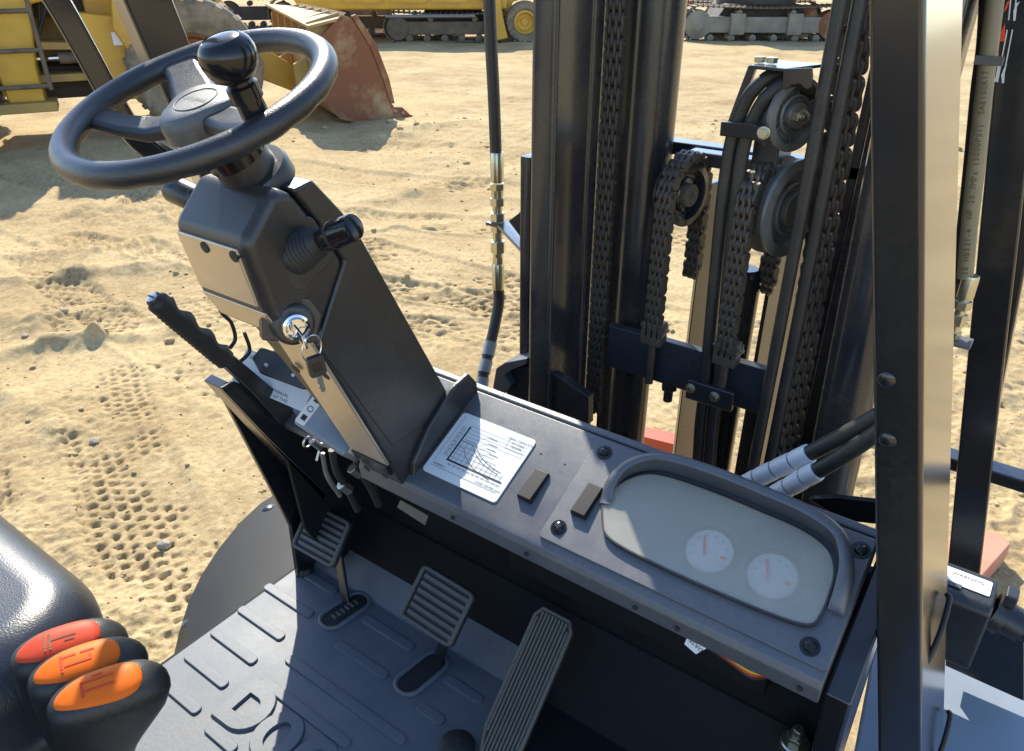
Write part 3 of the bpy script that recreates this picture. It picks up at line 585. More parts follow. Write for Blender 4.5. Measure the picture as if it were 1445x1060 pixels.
for i in range(11): ln(pg, .24+i*.065, .27, .24+i*.065, max(.60-.03*max(0, i-2), .38), .0005)
for i in range(5): ln(pg, .20, .33+i*.065, .90-.07*i, .33+i*.065, .0005)
for i in range(8): ln(pg, .10, .32+i*.068, .18, .32+i*.068, .0005)
for i in range(4): ln(pg, .20, .68+i*.055, .97, .68+i*.055, .0004)
ln(pg, .06, .12, .94, .12, .0006); ln(pg, .06, .18, .06, .95, .0005); ln(pg, .72, .74, .72, .93, .0005); ln(pg, .72, .74, .96, .74, .0005)
for y0, x0, sg in ((.60, .36, 0), (.63, .38, .03), (.50, .30, -.06)):
    pts = [(x0-.14, y0), (x0, y0)]+[(x0+.06*i, y0-.27*(1-math.exp(-i*.3))+sg*.2) for i in range(1, 9)]
    for a_, b_ in zip(pts[:-1], pts[1:]): ln(pg, *a_, *b_, .0008)
for i, (x, y) in enumerate(((.50, .78), (.54, .70), (.56, .63), (.62, .57))): ln(pg, x-.12, y-.10, x-.02, y, .0004); ln(pg, x-.02, y, x+.1, y, .0009)
Q = DM @ Matrix.Translation((-.686, dv(.706), H0))
def chart(s, x, y, sz): text_mb(pg, s, sz, Q @ Matrix.Translation((x*.143, y*(dv(.813)-dv(.706)), 0)))
for i, s in enumerate(('400', '450', '500', '550', '600', '700', '800', '900', '1000', '1100', '1200')): chart(s, .26+i*.064, .215, .0046)
for i, s in enumerate(('500', '1000', '1500', '2000', '2500', '3000', '3500')): chart(s, .135, .35+i*.068, .0046)
chart('LOAD CAPACITY', .84, .89, .0060); chart('AT LOAD', .84, .835, .0055); chart('CENTER', .84, .785, .0055); chart('A500006-1', .16, .155, .0055); chart('LOAD CENTER (mm)', .82, .15, .0050)
part(pr, 'chart_axis', 'ink', lab); part(pg, 'chart_print', 'ink_grey', lab)
# switch blanks
for x, Y in ((-.505, .750), (-.4185, .7585)):
    v = dv(Y); hz_ = .0045 if x > -.45 else 0
    b = MB(); b.add([(x-.0125, v-.0275, 0), (x+.0125, v-.0275, 0), (x+.0125, v+.0275, 0), (x-.0125, v+.0275, 0), (x-.0115, v-.026, .010), (x+.0115, v-.026, .010), (x+.0115, v+.026, .006), (x-.0115, v+.026, .006)],
                                      [(3, 2, 1, 0), (4, 5, 6, 7), (0, 1, 5, 4), (1, 2, 6, 5), (2, 3, 7, 6), (3, 0, 4, 7)], DM @ Matrix.Translation((0, 0, hz_)))
    part(b, 'switch_blank', 'switch_black', dash, bevel=.0015)
for px in ((763, 640), (797, 655)):
    x, v = dp(*px); b = MB(); b.lathe([(.0016, 0), (.0016, .0006), (.0005, .0008)], DM @ Matrix.Translation((x, v, 0)), 10); part(b, 'pin_hole', 'ink', dash)
# instrument panel plate with lens, hood, dials and screws
b = MB(); b.prism(rrect(-.456, dv(.690), -.064, dv(.851), .006), -.001, .0045, DM); ip = part(b, 'instrument_panel', 'dash', bevel=.0012)
lens_o = [(-.385, .742), (-.372, .727), (-.345, .7195), (-.28, .7165), (-.215, .7165), (-.15, .7185), (-.112, .7215), (-.094, .727), (-.089, .740), (-.089, .768), (-.094, .797), (-.110, .818), (-.145, .829), (-.20, .832), (-.275, .834), (-.335, .831), (-.365, .822), (-.385, .803), (-.395, .780), (-.394, .758)]
LO = [(x, dv(y)) for x, y in lens_o]; cxm = sum(x for x, _ in LO)/len(LO); cym = sum(y for _, y in LO)/len(LO)
def scl(s, e=0): return [(cxm+(x-cxm)*s+e*(1 if x > cxm else -1), cym+(y-cym)*s) for x, y in LO]
def dense(poly, n=5):
    q = smoothpath([(*p_, 0) for p_ in poly+[poly[0]]], n)[:-1]; return [(p_.x, p_.y) for p_ in q]
LD = dense(LO); LS = [(cxm+(x-cxm)*.985, cym+(y-cym)*.96) for x, y in LD]
b = MB(); k = len(LD)
b.add([(x, y, .0045) for x, y in LD]+[(x, y, .0120) for x, y in LD]+[(x, y, .0120) for x, y in LS]+[(x, y, .005) for x, y in LS], [(r*k+i, r*k+(i+1) % k, (r+1)*k+(i+1) % k, (r+1)*k+i) for r in range(3) for i in range(k)], DM)
part(b, 'lens_bezel', 'plastic', ip, smooth=40)
b = MB(); b.prism(LS, .0046, .0052, DM); part(b, 'dial_plate', 'dial_back', ip)
b = MB(); b.prism(LS, .0100, .0112, DM); part(b, 'lens', 'dusty_lens', ip)
for px in ((1001, 778), (1090, 813)):
    x, v = dp(*px, .006); M = DM @ Matrix.Translation((x, v, .0052))
    b = MB(); b.lathe([(.031, 0), (.031, .0012), (.0005, .0012)], M, 36); d_ = part(b, 'gauge', 'dial', ip, smooth=30)
    b = MB(); b.lathe([(.0345, 0), (.0345, .0040), (.031, .0040), (.0298, .0013)], M, 36, cap=False); part(b, 'gauge_rim', 'plastic', ip, smooth=30)
    b = MB(); M2 = M @ Matrix.Rotation(R(22), 4, 'Z'); b.box((-.0017, -.006, .0018), (.0017, .021, .0030), M2 @ Matrix.Translation((-.006, 0, 0))); part(b, 'needle', 'needle', ip)
    b = MB()
    for t in range(-120, 121, 30): b.box((-.0004, .020, .0013), (.0004, .0245, .0016), M @ Matrix.Rotation(R(t), 4, 'Z'))
    part(b, 'dial_print', 'ink_grey', ip)
    b = MB(); b.box((.016, -.004, .0013), (.022, .001, .0017), M); part(b, 'warning_mark', 'needle', ip)
# hood: swept wall following the top of the lens
hp = [(-.392, .762), (-.396, .788), (-.388, .814), (-.366, .833), (-.335, .843), (-.27, .846), (-.20, .844), (-.145, .841), (-.104, .830), (-.084, .804), (-.078, .775), (-.077, .752)]
HP = smoothpath([(x, dv(y), 0) for x, y in hp], 6); N = len(HP); vs_ = []; fs = []
for i, q in enumerate(HP):
    t = i/(N-1); hh = .0045+.044*min(1, math.sin(PI*min(max(t, .02), .985))**.55)
    tg = (HP[min(i+1, N-1)]-HP[max(i-1, 0)]).normalized(); nn = Vector((-tg.y, tg.x, 0))
    nn = nn if nn.dot(Vector((cxm, cym, 0))-q) > 0 else -nn
    th = .010
    for a, h_ in ((-th, .004), (-th*.75, hh*.8), (-th*.2, hh*.97), (th*.45, hh), (th*.9, hh*.93), (th*.75, hh*.7), (th*.55, .004)): vs_.append(q+nn*a+Vector((0, 0, h_)))
for i in range(N-1):
    for k_ in range(7): fs.append((i*7+k_, i*7+(k_+1) % 7, (i+1)*7+(k_+1) % 7, (i+1)*7+k_))
fs += [tuple(range(7)), tuple(range((N-1)*7, N*7))]
b = MB(); b.add(vs_, fs, DM); part(b, 'gauge_hood', 'dash', ip, smooth=60)
for px in ((853, 638), (788, 744), (1215, 776), (1143, 912)):
    x, v = dp(*px, .006); M = DM @ Matrix.Translation((x, v, .0045)) @ Matrix.Rotation(random.random()*2, 4, 'Z')
    b = MB(); b.lathe([(.0115, 0), (.0115, .0012), (.008, .0014), (.0078, .0022), (.0066, .0042), (.004, .0052), (.0005, .0054)], M, 24); sc = part(b, 'screw', 'gloss', ip, smooth=30)
    b = MB()
    for t in (0, 90): b.box((-.0042, -.0009, .0046), (.0042, .0009, .0057), M @ Matrix.Rotation(R(t), 4, 'Z'))
    part(b, 'cross_recess', 'ink', ip)
# tag and wires below the dash
T0 = at(987, 904, Y=.684); Q = frame(T0, (.9, -.1, -.25), (.3, .3, .9))
b = MB(); b.prism([(-.018, .016), (-.012, -.018), (.006, -.018), (.014, .004), (.010, .016)], 0, .0006, Q); tg_ = part(b, 'paper_tag', 'white_label')
b = MB(); text_mb(b, 'DATE', .008, Q @ Matrix.Translation((.0, -.008, .0010)) @ Matrix.Rotation(R(175), 4, 'Z')); text_mb(b, 'MFG/W', .007, Q @ Matrix.Translation((-.003, .003, .0010)) @ Matrix.Rotation(R(175), 4, 'Z')); part(b, 'lettering', 'ink', tg_)
for i, m_ in enumerate(('ink', 'yellow_wire', 'red_wire', 'ink')):
    a0 = at(1004, 908+3*i, Y=.70); a1 = at(1030, 926+3*i, Y=.69); a2 = at(1060, 944+4*i, Y=.69); a3 = at(1084, 950+2*i, Y=.72)
    b = MB(); b.tube(smoothpath([a0, a1, a2, a3], 6), .0022, 8); part(b, 'wire', m_, smooth=60)

# --- steering column
cov = [(.472, 1.627), (.480, 1.590), (.489, 1.531), (.508, 1.497), (.545, 1.470), (.563, 1.43), (.598, 1.36), (.655, 1.47), (.606, 1.575), (.578, 1.622), (.545, 1.670), (.519, 1.678)]
b = MB(); b.prism([(.472, 1.627), (.489, 1.535), (.510, 1.497), (.55, 1.470), (.612, 1.565), (.578, 1.622), (.545, 1.669), (.519, 1.676)], -.838, -.70, YZ)
cu_ = part(b, 'column_cover', 'plastic', bevel=.015, seg=6)
b = MB(); b.prism([(.545, 1.670), (.576, 1.6235), (.609, 1.5665), (.549, 1.472), (.66, 1.26), (.84, 1.26), (.803, 1.270), (.641, 1.589), (.616, 1.627), (.576, 1.675)], -.834, -.70, YZ)
cf = part(b, 'column_front_cover', 'plastic', bevel=.0045, seg=3)
b = MB(); b.prism([(.546, 1.48), (.656, 1.228), (.705, 1.12), (.80, 1.12), (.80, 1.26), (.63, 1.55)], -.79, -.701, YZ)
lc = part(b, 'lower_column', 'plastic', bevel=.006, seg=3)
b = MB(); b.add([(-.783, .650, 1.226), (-.707, .650, 1.226), (-.707, .661, 1.204), (-.783, .661, 1.204), (-.783, .658, 1.230), (-.707, .658, 1.230), (-.707, .669, 1.208), (-.783, .669, 1.208)], [(0, 1, 2, 3), (4, 7, 6, 5), (0, 4, 5, 1), (1, 5, 6, 2), (2, 6, 7, 3), (3, 7, 4, 0)]); part(b, 'trim_band', 'gloss', lc, bevel=.002)
b = MB(); b.add([(-.828, .4695, 1.618), (-.716, .4695, 1.618), (-.716, .4855, 1.543), (-.828, .4855, 1.543), (-.828, .475, 1.618), (-.716, .475, 1.618), (-.716, .490, 1.543), (-.828, .490, 1.543)], [(0, 1, 2, 3), (4, 7, 6, 5), (0, 4, 5, 1), (1, 5, 6, 2), (2, 6, 7, 3), (3, 7, 4, 0)])
rc = part(b, 'rear_cover', 'sand_sheen_panel', cu_, bevel=.002)
b = MB(); b.add([(-.786, .5435, 1.477), (-.704, .5435, 1.477), (-.704, .6525, 1.228), (-.786, .6525, 1.228), (-.786, .548, 1.479), (-.704, .548, 1.479), (-.704, .657, 1.230), (-.786, .657, 1.230)], [(0, 1, 2, 3), (4, 7, 6, 5), (0, 4, 5, 1), (1, 5, 6, 2), (2, 6, 7, 3), (3, 7, 4, 0)]); part(b, 'column_rear_plate', 'sand_sheen_panel', lc, bevel=.0015)
b = MB(); b.add([(-.830, .4875, 1.536), (-.708, .4875, 1.536), (-.708, .5075, 1.499), (-.830, .5075, 1.499), (-.830, .492, 1.538), (-.708, .492, 1.538), (-.708, .512, 1.501), (-.830, .512, 1.501)], [(0, 1, 2, 3), (4, 7, 6, 5), (0, 4, 5, 1), (1, 5, 6, 2), (2, 6, 7, 3), (3, 7, 4, 0)]); part(b, 'cover_lip', 'sand_sheen_panel', cu_, bevel=.0015)
for px in ((290, 349), (331, 362)):
    r = at(*px, Y=.472); b = MB(); b.lathe([(.0070, -.004), (.0070, .001), (.001, .0012)], zframe((r.x, .4695+max(0, 1.618-r.z)*.213-.0004, r.z), (0, -.98, -.19)), 16); part(b, 'screw_hole', 'ink', cu_)
for px in ((421, 519), (463, 528)):
    r = at(*px, Y=.575); b = MB(); b.lathe([(.0075, 0), (.0075, .001), (.001, .0012)], zframe((r.x, r.y-.004, r.z), (0, -.91, -.40)), 16); part(b, 'screw_hole', 'ink', lc)
for px in ((520, 660), (545, 670)):
    r = at(*px, Y=.672); b = MB(); b.lathe([(.0065, 0), (.0065, .001), (.001, .0012)], zframe((r.x, r.y-.003, r.z), (0, -.91, -.40)), 16); part(b, 'screw_hole', 'ink', lc)
# bracket where the column meets the dash
b = MB(); b.prism([(.690, 1.176), (.695, 1.215), (.735, 1.262), (.79, 1.30), (.835, 1.31), (.855, 1.285), (.858, 1.25), (.80, 1.18)], -.702, -.691, YZ); part(b, 'column_flange', 'plastic', bevel=.004, seg=3)
# collar, shaft boot
TW = R(20.2); WN = Vector((0, -math.sin(TW), math.cos(TW))); WC = Vector((-.77, .4913, 1.765))
axb = Vector((-.77, .548, 1.672)); ax = (WC-axb).normalized(); A = zframe(axb, ax)
b = MB(); b.lathe([(.046, -.012), (.047, .006), (.044, .012), (.034, .013), (.033, .035)], A, 32); part(b, 'shaft_collar', 'plastic', smooth=35)
b = MB(); b.lathe([(.030, .010), (.030, .034), (.036, .036), (.036, .052), (.041, .056), (.043, .074), (.040, .086), (.030, .088)], A, 36); part(b, 'shaft_sleeve', 'gloss', smooth=35)
# stalks
s0 = Vector((-.706, .545, 1.598)); s1 = at(497, 321, X=-.622); dd = (s1-s0); M = zframe(s0, dd); L = dd.length
prof_ = [(.028, -.004)]
for i in range(7): z = .003+i*.0052; r = .0265-i*.0013; prof_ += [(r, z), (r-.003, z+.0026)]
b = MB(); b.lathe(prof_+[(.013, .042), (.012, .044)], M, 24); bt = part(b, 'stalk_boot', 'rubber', smooth=50)
b = MB(); b.prism(rrect(-.036, -.036, .036, .036, .016), -.007, .0, zframe(Vector((-.699, .548, 1.594)), (1, -.05, .02), (0, .45, -.9))); part(b, 'boot_flange', 'plastic', bt, bevel=.003)
b = MB(); b.lathe([(.012, .036), (.0125, .052), (.0155, .053), (.0155, L*.99), (.0145, L*1.03), (.011, L*1.045), (.001, L*1.05)], M, 24); sk = part(b, 'direction_lever', 'gloss', smooth=35)
b = MB(); b.lathe([(.0161, L*.66), (.0163, L*.67), (.0163, L*.70), (.0161, L*.71)], M, 24, cap=False); part(b, 'ring', 'knob_black', sk, smooth=30)
s0 = Vector((-.80, .53, 1.625)); s1 = at(241, 264, X=-.893); M = zframe(s0, s1-s0); L = (s1-s0).length
b = MB(); b.lathe([(.010, 0), (.011, L*.35), (.0165, L*.45), (.0175, L*.95), (.015, L*1.0), (.001, L*1.01)], M, 22); ts = part(b, 'turn_signal_lever', 'plastic', smooth=35)
b = MB(); q = (s1-s0).normalized()
for i, ch in enumerate('>.V'): 
    c0 = s0+(s1-s0)*(.90-.17*i); nrm = (CAM-c0); nrm = (nrm-q*nrm.dot(q)).normalized(); text_mb(b, ch, .014, frame(c0+nrm*.0182, -q, nrm.cross(-q)))
part(b, 'symbols', 'hose_grey', ts)
# ignition switch
I0 = at(417, 461, X=-.690); IM = zframe(I0, (.90, -.42, .10))
b = MB(); b.lathe([(.026, -.030), (.026, -.008), (.022, -.004), (.001, -.0039)], IM, 28); b.prism([(-.034, -.022), (.03, -.026), (.036, .01), (.02, .03), (-.02, .034), (-.036, .012)], -.034, -.016, IM); ig = part(b, 'ignition_switch', 'plastic', bevel=.002)
b = MB(); b.lathe([(.0165, -.004), (.017, .001), (.016, .005), (.013, .006), (.0125, .002), (.010, .001), (.010, .005), (.001, .005)], IM, 30); part(b, 'lock_bezel', 'chrome', ig, smooth=30)
# keys on a ring (a thing of its own, hanging from the switch)
KR = thing('key_ring', at(446, 505, X=-.668), 'key and black-headed spare key on wire ring hanging from the ignition switch', 'keys')
a0 = I0+Vector((.006, -.003, .0)); a1 = at(430, 478, X=-.662); kd = (a1-a0)
M = frame(a0+kd*.5+Vector((.006, -.006, 0)), kd, (.5, -.3, .8))
b = MB(); b.prism(rrect(-.018, -.0095, .018, .0095, .006), -.0015, .0015, M); k1 = b.build('key_head', 'chrome', KR, bevel=.0006)
b = MB(); b.prism(rrect(-.004, -.0045, .010, .0045, .003), -.0019, .0019, M); b.build('key_slot', 'ink', k1)
rc_ = at(440, 492, X=-.664); RM = frame(rc_, at(460, 488, X=-.664)-rc_, at(440, 475, X=-.664)-rc_)
b = MB(); b.tube([RM @ Vector((.0145*math.cos(t), .0165*math.sin(t), 0)) for t in [2*PI*i/28 for i in range(28)]], .0009, 8, closed=True); b.build('split_ring', 'chrome', KR, smooth=60)
h0 = at(443, 503, X=-.662); h1 = at(449, 528, X=-.662); M = frame((h0+h1)/2, h1-h0, (.3, .8, .2)); L = (h1-h0).length
b = MB(); b.prism(rrect(-L*.5, -.0105, L*.55, .0105, .004), -.0045, .0045, M); kh = b.build('spare_key_head', 'plastic', KR, bevel=.0012)
b = MB(); b.prism(rrect(-L*.2, -.006, L*.25, .006, .002), .0046, .0050, M); b.build('key_emblem', 'gloss', kh)
h2 = at(456, 553, X=-.664); M = frame(h1, h2-h1, (.3, .8, .2)); L = (h2-h1).length
b = MB(); b.prism([(0, -.004), (0, .004), (L*.95, .0035), (L, .001), (L*.93, -.003), (L*.8, -.002), (L*.7, -.004), (L*.55, -.002), (L*.4, -.0042), (L*.2, -.003)], -.001, .001, M); b.build('key_blade', 'zinc', KR)

# --- steering wheel
WM = Matrix(((1, 0, 0, WC.x), (0, math.cos(TW), -math.sin(TW), WC.y), (0, math.sin(TW), math.cos(TW), WC.z), (0, 0, 0, 1)))
WR = .1422; pts = []; nseg = 120; nt_ = 20; vs_ = []; fs = []
for i in range(nseg):
    a = 2*PI*i/nseg; ur = Vector((math.cos(a), math.sin(a), 0))
    for k in range(nt_):
        t = 2*PI*k/nt_; rr = .0138; dz = math.sin(t)*rr; dr = math.cos(t)*rr
        if dz < 0: 
            g = .5+.5*math.cos(a*24); dr *= 1-.08*g*(-dz/rr); dz *= 1-.10*g
        vs_.append(ur*(WR+dr)+Vector((0, 0, dz)))
for i in range(nseg):
    for k in range(nt_): fs.append((i*nt_+k, ((i+1) % nseg)*nt_+k, ((i+1) % nseg)*nt_+(k+1) % nt_, i*nt_+(k+1) % nt_))
b = MB(); b.add(vs_, fs, WM); sw = part(b, 'steering_wheel', 'wheel_skin', smooth=70, origin=WC)
hub = [(.043*math.cos(R(t))*(1+.12*math.cos(R(3*(t-150)))), .043*math.sin(R(t))*(1+.12*math.cos(R(3*(t-150))))) for t in range(0, 360, 8)]
k = len(hub); b = MB()
rings = [(.80, -.050), (.86, -.030), (1.0, -.026), (1.02, -.012), (.97, -.003), (.88, .001), (.55, .002)]
b.add([(x*s, y*s, z) for s, z in rings for x, y in hub], [(r*k+i, r*k+(i+1) % k, (r+1)*k+(i+1) % k, (r+1)*k+i) for r in range(len(rings)-1) for i in range(k)]+[tuple(range((len(rings)-1)*k, len(rings)*k)), tuple(range(k-1, -1, -1))], WM)
part(b, 'hub', 'hub_skin', sw, smooth=50)
b = MB(); b.tube([WM @ Vector((.024*math.cos(R(t)), .024*math.sin(R(t)), .0022)) for t in range(0, 360, 15)], .0007, 6, closed=True); text_mb(b, 'DOOSAN', .0085, WM @ Matrix.Translation((0, 0, .0026)) @ Matrix.Rotation(R(0), 4, 'Z')); part(b, 'emblem', 'hose_grey', sw)
for a, w0, w1 in ((150, .026, .022), (203, .019, .016), (352, .020, .017)):
    Q = WM @ Matrix.Rotation(R(a), 4, 'Z'); b = MB()
    secs = [(.034, w0, -.024, .012), (.07, w0*.98, -.026, .011), (.105, w1, -.018, .010), (.138, w1*1.1, -.003, .009)] if a == 203 else [(.034, w0, -.014, .012), (.07, w0*.98, -.013, .011), (.105, w1, -.006, .010), (.136, w1*1.1, .0, .009)]
    vs_ = []
    for x, hw, zc, th in secs: vs_ += [(x, -hw, zc-th*.6), (x, hw, zc-th*.6), (x, hw, zc+th*.3), (x, hw*.75, zc+th*.8), (x, -hw*.75, zc+th*.8), (x, -hw, zc+th*.3)]
    b.add(vs_, [(r*6+i, r*6+(i+1) % 6, (r+1)*6+(i+1) % 6, (r+1)*6+i) for r in range(3) for i in range(6)]+[(5, 4, 3, 2, 1, 0), tuple(range(18, 24))], Q); part(b, 'spoke', 'wheel_skin', sw, bevel=.003)
KB = WM @ Vector((.125*math.cos(R(352)), .125*math.sin(R(352)), .006)); KM = zframe(KB, WN)
b = MB(); b.lathe([(.0125, .0), (.0135, .004), (.013, .018), (.0155, .019), (.0155, .032), (.0125, .034), (.012, .042)], KM, 28); kn = part(b, 'spinner_stem', 'gloss', sw, smooth=35)
b = MB(); b.lathe([(.012, .037), (.018, .0405), (.0235, .047), (.0263, .0555), (.0265, .062), (.0245, .0695), (.021, .0735), (.0185, .0755), (.0178, .0748), (.0165, .0755), (.009, .0770), (.001, .0775)], KM, 36); part(b, 'spinner_knob', 'gloss', sw, smooth=40)
b = MB(); b.box((-.022, -.018, -.022), (.022, .018, -.001), zframe(WM @ Vector((WR*math.cos(R(352)), WR*math.sin(R(352)), .014)), WN) ); 

# --- parking brake left of the column
def bp(px, py, X=-1.0): return at(px, py, X=X)
g0 = bp(216, 421); g1 = bp(318, 508); ax_ = g1-g0; L = ax_.length; up_ = Vector((0, .66, .75)); up_ = (up_-ax_.normalized()*up_.dot(ax_.normalized())).normalized(); sd_ = ax_.normalized().cross(up_)
vs_ = []; N = 60; n_ = 16
for i in range(N+1):
    t = i/N; c0 = g0+ax_*t
    for k in range(n_):
        a = 2*PI*k/n_; ru = .0165; rs = .0135
        if math.cos(a) > 0: ru += .0042*math.cos(a)*math.sin(t*PI*2*3.6-.9)*(1 if .12 < t < .93 else .2)
        else: ru += .0012*math.sin(t*PI*2*20)*(1 if .12 < t < .95 else 0)
        e = min(1, math.sqrt(max(t, 1e-4)/.05)) if t < .05 else 1
        e = max(e, .72)
        vs_.append(c0+up_*ru*math.cos(a)*e+sd_*rs*math.sin(a)*e)
b = MB(); b.add(vs_, [(i*n_+k, i*n_+(k+1) % n_, (i+1)*n_+(k+1) % n_, (i+1)*n_+k) for i in range(N) for k in range(n_)]+[tuple(range(n_-1, -1, -1)), tuple(range(N*n_, (N+1)*n_))])
pb = part(b, 'parking_brake_lever', 'rubber', smooth=55)
b = MB(); b.lathe([(.008, 0), (.008, .003), (.006, .004), (.001, .004)], zframe(g0, -ax_), 18); part(b, 'adjuster_cap', 'steel', pb, smooth=30)
b = MB(); b.box((-.0065, -.0012, .0042), (.0065, .0012, .0046), zframe(g0, -ax_)); part(b, 'cap_slot', 'ink', pb)
r0 = bp(318, 507); r1 = bp(398, 580); dd = (r1-r0); M = frame(r0, dd, up_); L = dd.length
b = MB(); b.prism([(-.01, -.0105), (L*.5, -.0125), (L*1.05, -.020), (L*1.12, .0), (L*1.05, .018), (L*.55, .016), (-.01, .0115)], -.009, .009, M); part(b, 'lever_shaft', 'paint', pb, bevel=.003)
# mounting plates
q = [bp(312, 548, -1.012), bp(330, 538, -1.012), bp(400, 562, -1.012), bp(430, 600, -1.012), bp(470, 690, -1.012), bp(462, 700, -1.012), bp(380, 620, -1.012)]
b = MB(); b.prism([(v_.y, v_.z) for v_ in q], -1.018, -1.012, YZ); bpk = part(b, 'brake_bracket', 'paint', bevel=.0015)
q = [bp(310, 548, -1.03), bp(322, 538, -1.03), bp(470, 690, -1.03), bp(455, 705, -1.03)]
b = MB(); b.prism([(v_.y, v_.z) for v_ in q], -1.075, -1.03, YZ); part(b, 'bracket_flange', 'paint', bpk, bevel=.002)
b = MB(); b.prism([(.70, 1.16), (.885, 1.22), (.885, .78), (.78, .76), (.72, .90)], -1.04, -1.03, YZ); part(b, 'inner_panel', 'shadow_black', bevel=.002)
for px, r, m_ in (((389, 571), .012, 'steel'), ((379, 592), .009, 'zinc'), ((366, 566), .004, 'steel'), ((340, 563), .005, 'paint')):
    c0 = bp(*px, -.985); M = zframe(c0, (1, 0, 0)); b = MB()
    if m_ == 'zinc': b.lathe([(.012, -.030), (.012, .002), (.001, .003)], M, 18); hexnut(b, M, r, .002, .009)
    else: b.lathe([(r, -.030), (r, .004), (r*.8, .006), (.001, .0062)], M, 20)
    part(b, 'pivot_bolt', m_, bpk, smooth=30)
for pts_ in (((309, 418), (312, 440), (326, 455), (332, 478), (324, 492)), ((345, 470), (352, 490), (350, 500), (337, 512))):
    b = MB(); b.tube(smoothpath([bp(*p_, -1.02) for p_ in pts_], 6), .0032, 8); part(b, 'spring_wire', 'ink', bpk, smooth=60)
b = MB(); b.tube(smoothpath([bp(*p_, -1.045) for p_ in ((325, 560), (365, 602), (410, 655), (466, 690))], 6), .0016, 6); part(b, 'brake_cable', 'bare_steel', bpk, smooth=60)
# black latch with screws and white notice on the left cowl
M = zframe(at(395, 518, X=-.97), (.30, -.80, .52)); 
b = MB(); b.prism([(-.055, -.002), (-.045, .020), (.055, .020), (.066, .004), (.055, -.022), (-.030, -.022)], -.012, .004, M); la = part(b, 'cable_cover', 'plastic', ct, bevel=.004)
for x in (-.022, .030):
    b = MB(); b.lathe([(.0035, .004), (.0035, .0055), (.001, .006)], M @ Matrix.Translation((x, -.004, 0)), 12); part(b, 'screw', 'steel', la if False else ct, smooth=30)
M = zframe(at(388, 537, X=-.995), (.30, -.70, .62))
b = MB(); b.prism(rrect(-.075, -.030, .070, .032, .004), -.003, -.001, M); nl = part(b, 'notice_label', 'white_label', ct)
b = MB()
for i, s in enumerate(('REFER TO MANUAL', 'BEFORE USE OF THIS')): text_mb(b, s, .008, M @ Matrix.Translation((.0, -.016-.009*i, -.0004)))
text_mb(b, 'BRAKE', .008, M @ Matrix.Translation((-.05, .02, -.0004))); part(b, 'notice_print', 'ink_grey', nl) if False else part(b, 'notice_print', 'ink_grey', ct)
# cable box with pictogram strip under the column
a = [at(*q, X=-.845) for q in ((414, 592), (446, 553))]; 
A0, A1 = at(415, 594, X=-.87), at(447, 552, X=-.87); A2, A3 = at(505, 618, X=-.80), at(474, 652, X=-.80)
M = frame((A0+A1)/2, A1-A0, (A2+A3)/2-(A0+A1)/2); W_ = (A1-A0).length/2; L = ((A2+A3)/2-(A0+A1)/2).length; sg_ = 1 if M.col[2].to_3d().dot(CAM-A0) > 0 else -1
b = MB(); b.prism(rrect(-W_, 0, W_, L, .004), -.022*sg_, 0, M); cbx = part(b, 'selector_box', 'sky_sheen_grey', bevel=.007, seg=4)
b = MB(); b.prism(rrect(-W_+.001, .0, W_-.001, .017, .003), -.001*sg_, .0012*sg_, M); st = part(b, 'pictogram_strip', 'white_label', cbx)
b = MB(); b.prism([(-W_*.72, .005), (-W_*.42, .005), (-W_*.42, .013), (-W_*.72, .013)], .001*sg_, .0018*sg_, M); b.tube([M @ Vector((.0045*math.cos(R(t)), .009+.0045*math.sin(R(t)), .0014*sg_)) for t in range(0, 360, 30)], .0007, 5, closed=True); b.prism([(W_*.45, .005), (W_*.72, .005), (W_*.72, .013), (W_*.45, .013)], .001*sg_, .0018*sg_, M); part(b, 'pictogram', 'ink', cbx)
c0 = at(434, 624, X=-.90)
b = MB(); b.tube([c0+Vector((0, .009*math.cos(R(t)), .009*math.sin(R(t)))) for t in range(0, 360, 30)], .0018, 6, closed=True); b.tube([at(440, 622, X=-.9), at(452, 632, X=-.9)], .006, 10); part(b, 'cotter_ring', 'steel', smooth=50)
b = MB(); b.tube([at(454, 625, X=-.9), at(447, 650, X=-.9)], .0028, 8); part(b, 'clevis_pin', 'steel', smooth=50)
for pts_, r_, m_ in ((((468, 635), (475, 665), (490, 690), (505, 720)), .006, 'rubber'), (((500, 640), (512, 668), (525, 690), (535, 712)), .008, 'rubber'), (((455, 640), (462, 672), (480, 700)), .004, 'bare_steel')):
    b = MB(); b.tube(smoothpath([at(*p_, X=-.86) for p_ in pts_], 6), r_, 10); part(b, 'control_cable', m_, smooth=60)
for px in ((487, 688), (502, 665)):
    c0 = at(*px, X=-.86); b = MB(); hexnut(b, zframe(c0, (.2, .5, -.7)), .010, -.012, .012); part(b, 'cable_nut', 'zinc', bevel=.001)
b = MB(); b.add([at(565, 705, Y=.80), at(605, 728, Y=.80), at(600, 742, Y=.80), at(560, 716, Y=.80), at(565, 705, Y=.806), at(605, 728, Y=.806), at(600, 742, Y=.806), at(560, 716, Y=.806)], [(0, 1, 2, 3), (4, 7, 6, 5), (0, 4, 5, 1), (1, 5, 6, 2), (2, 6, 7, 3), (3, 7, 4, 0)]); part(b, 'mounting_tab', 'bare_steel', bevel=.002)

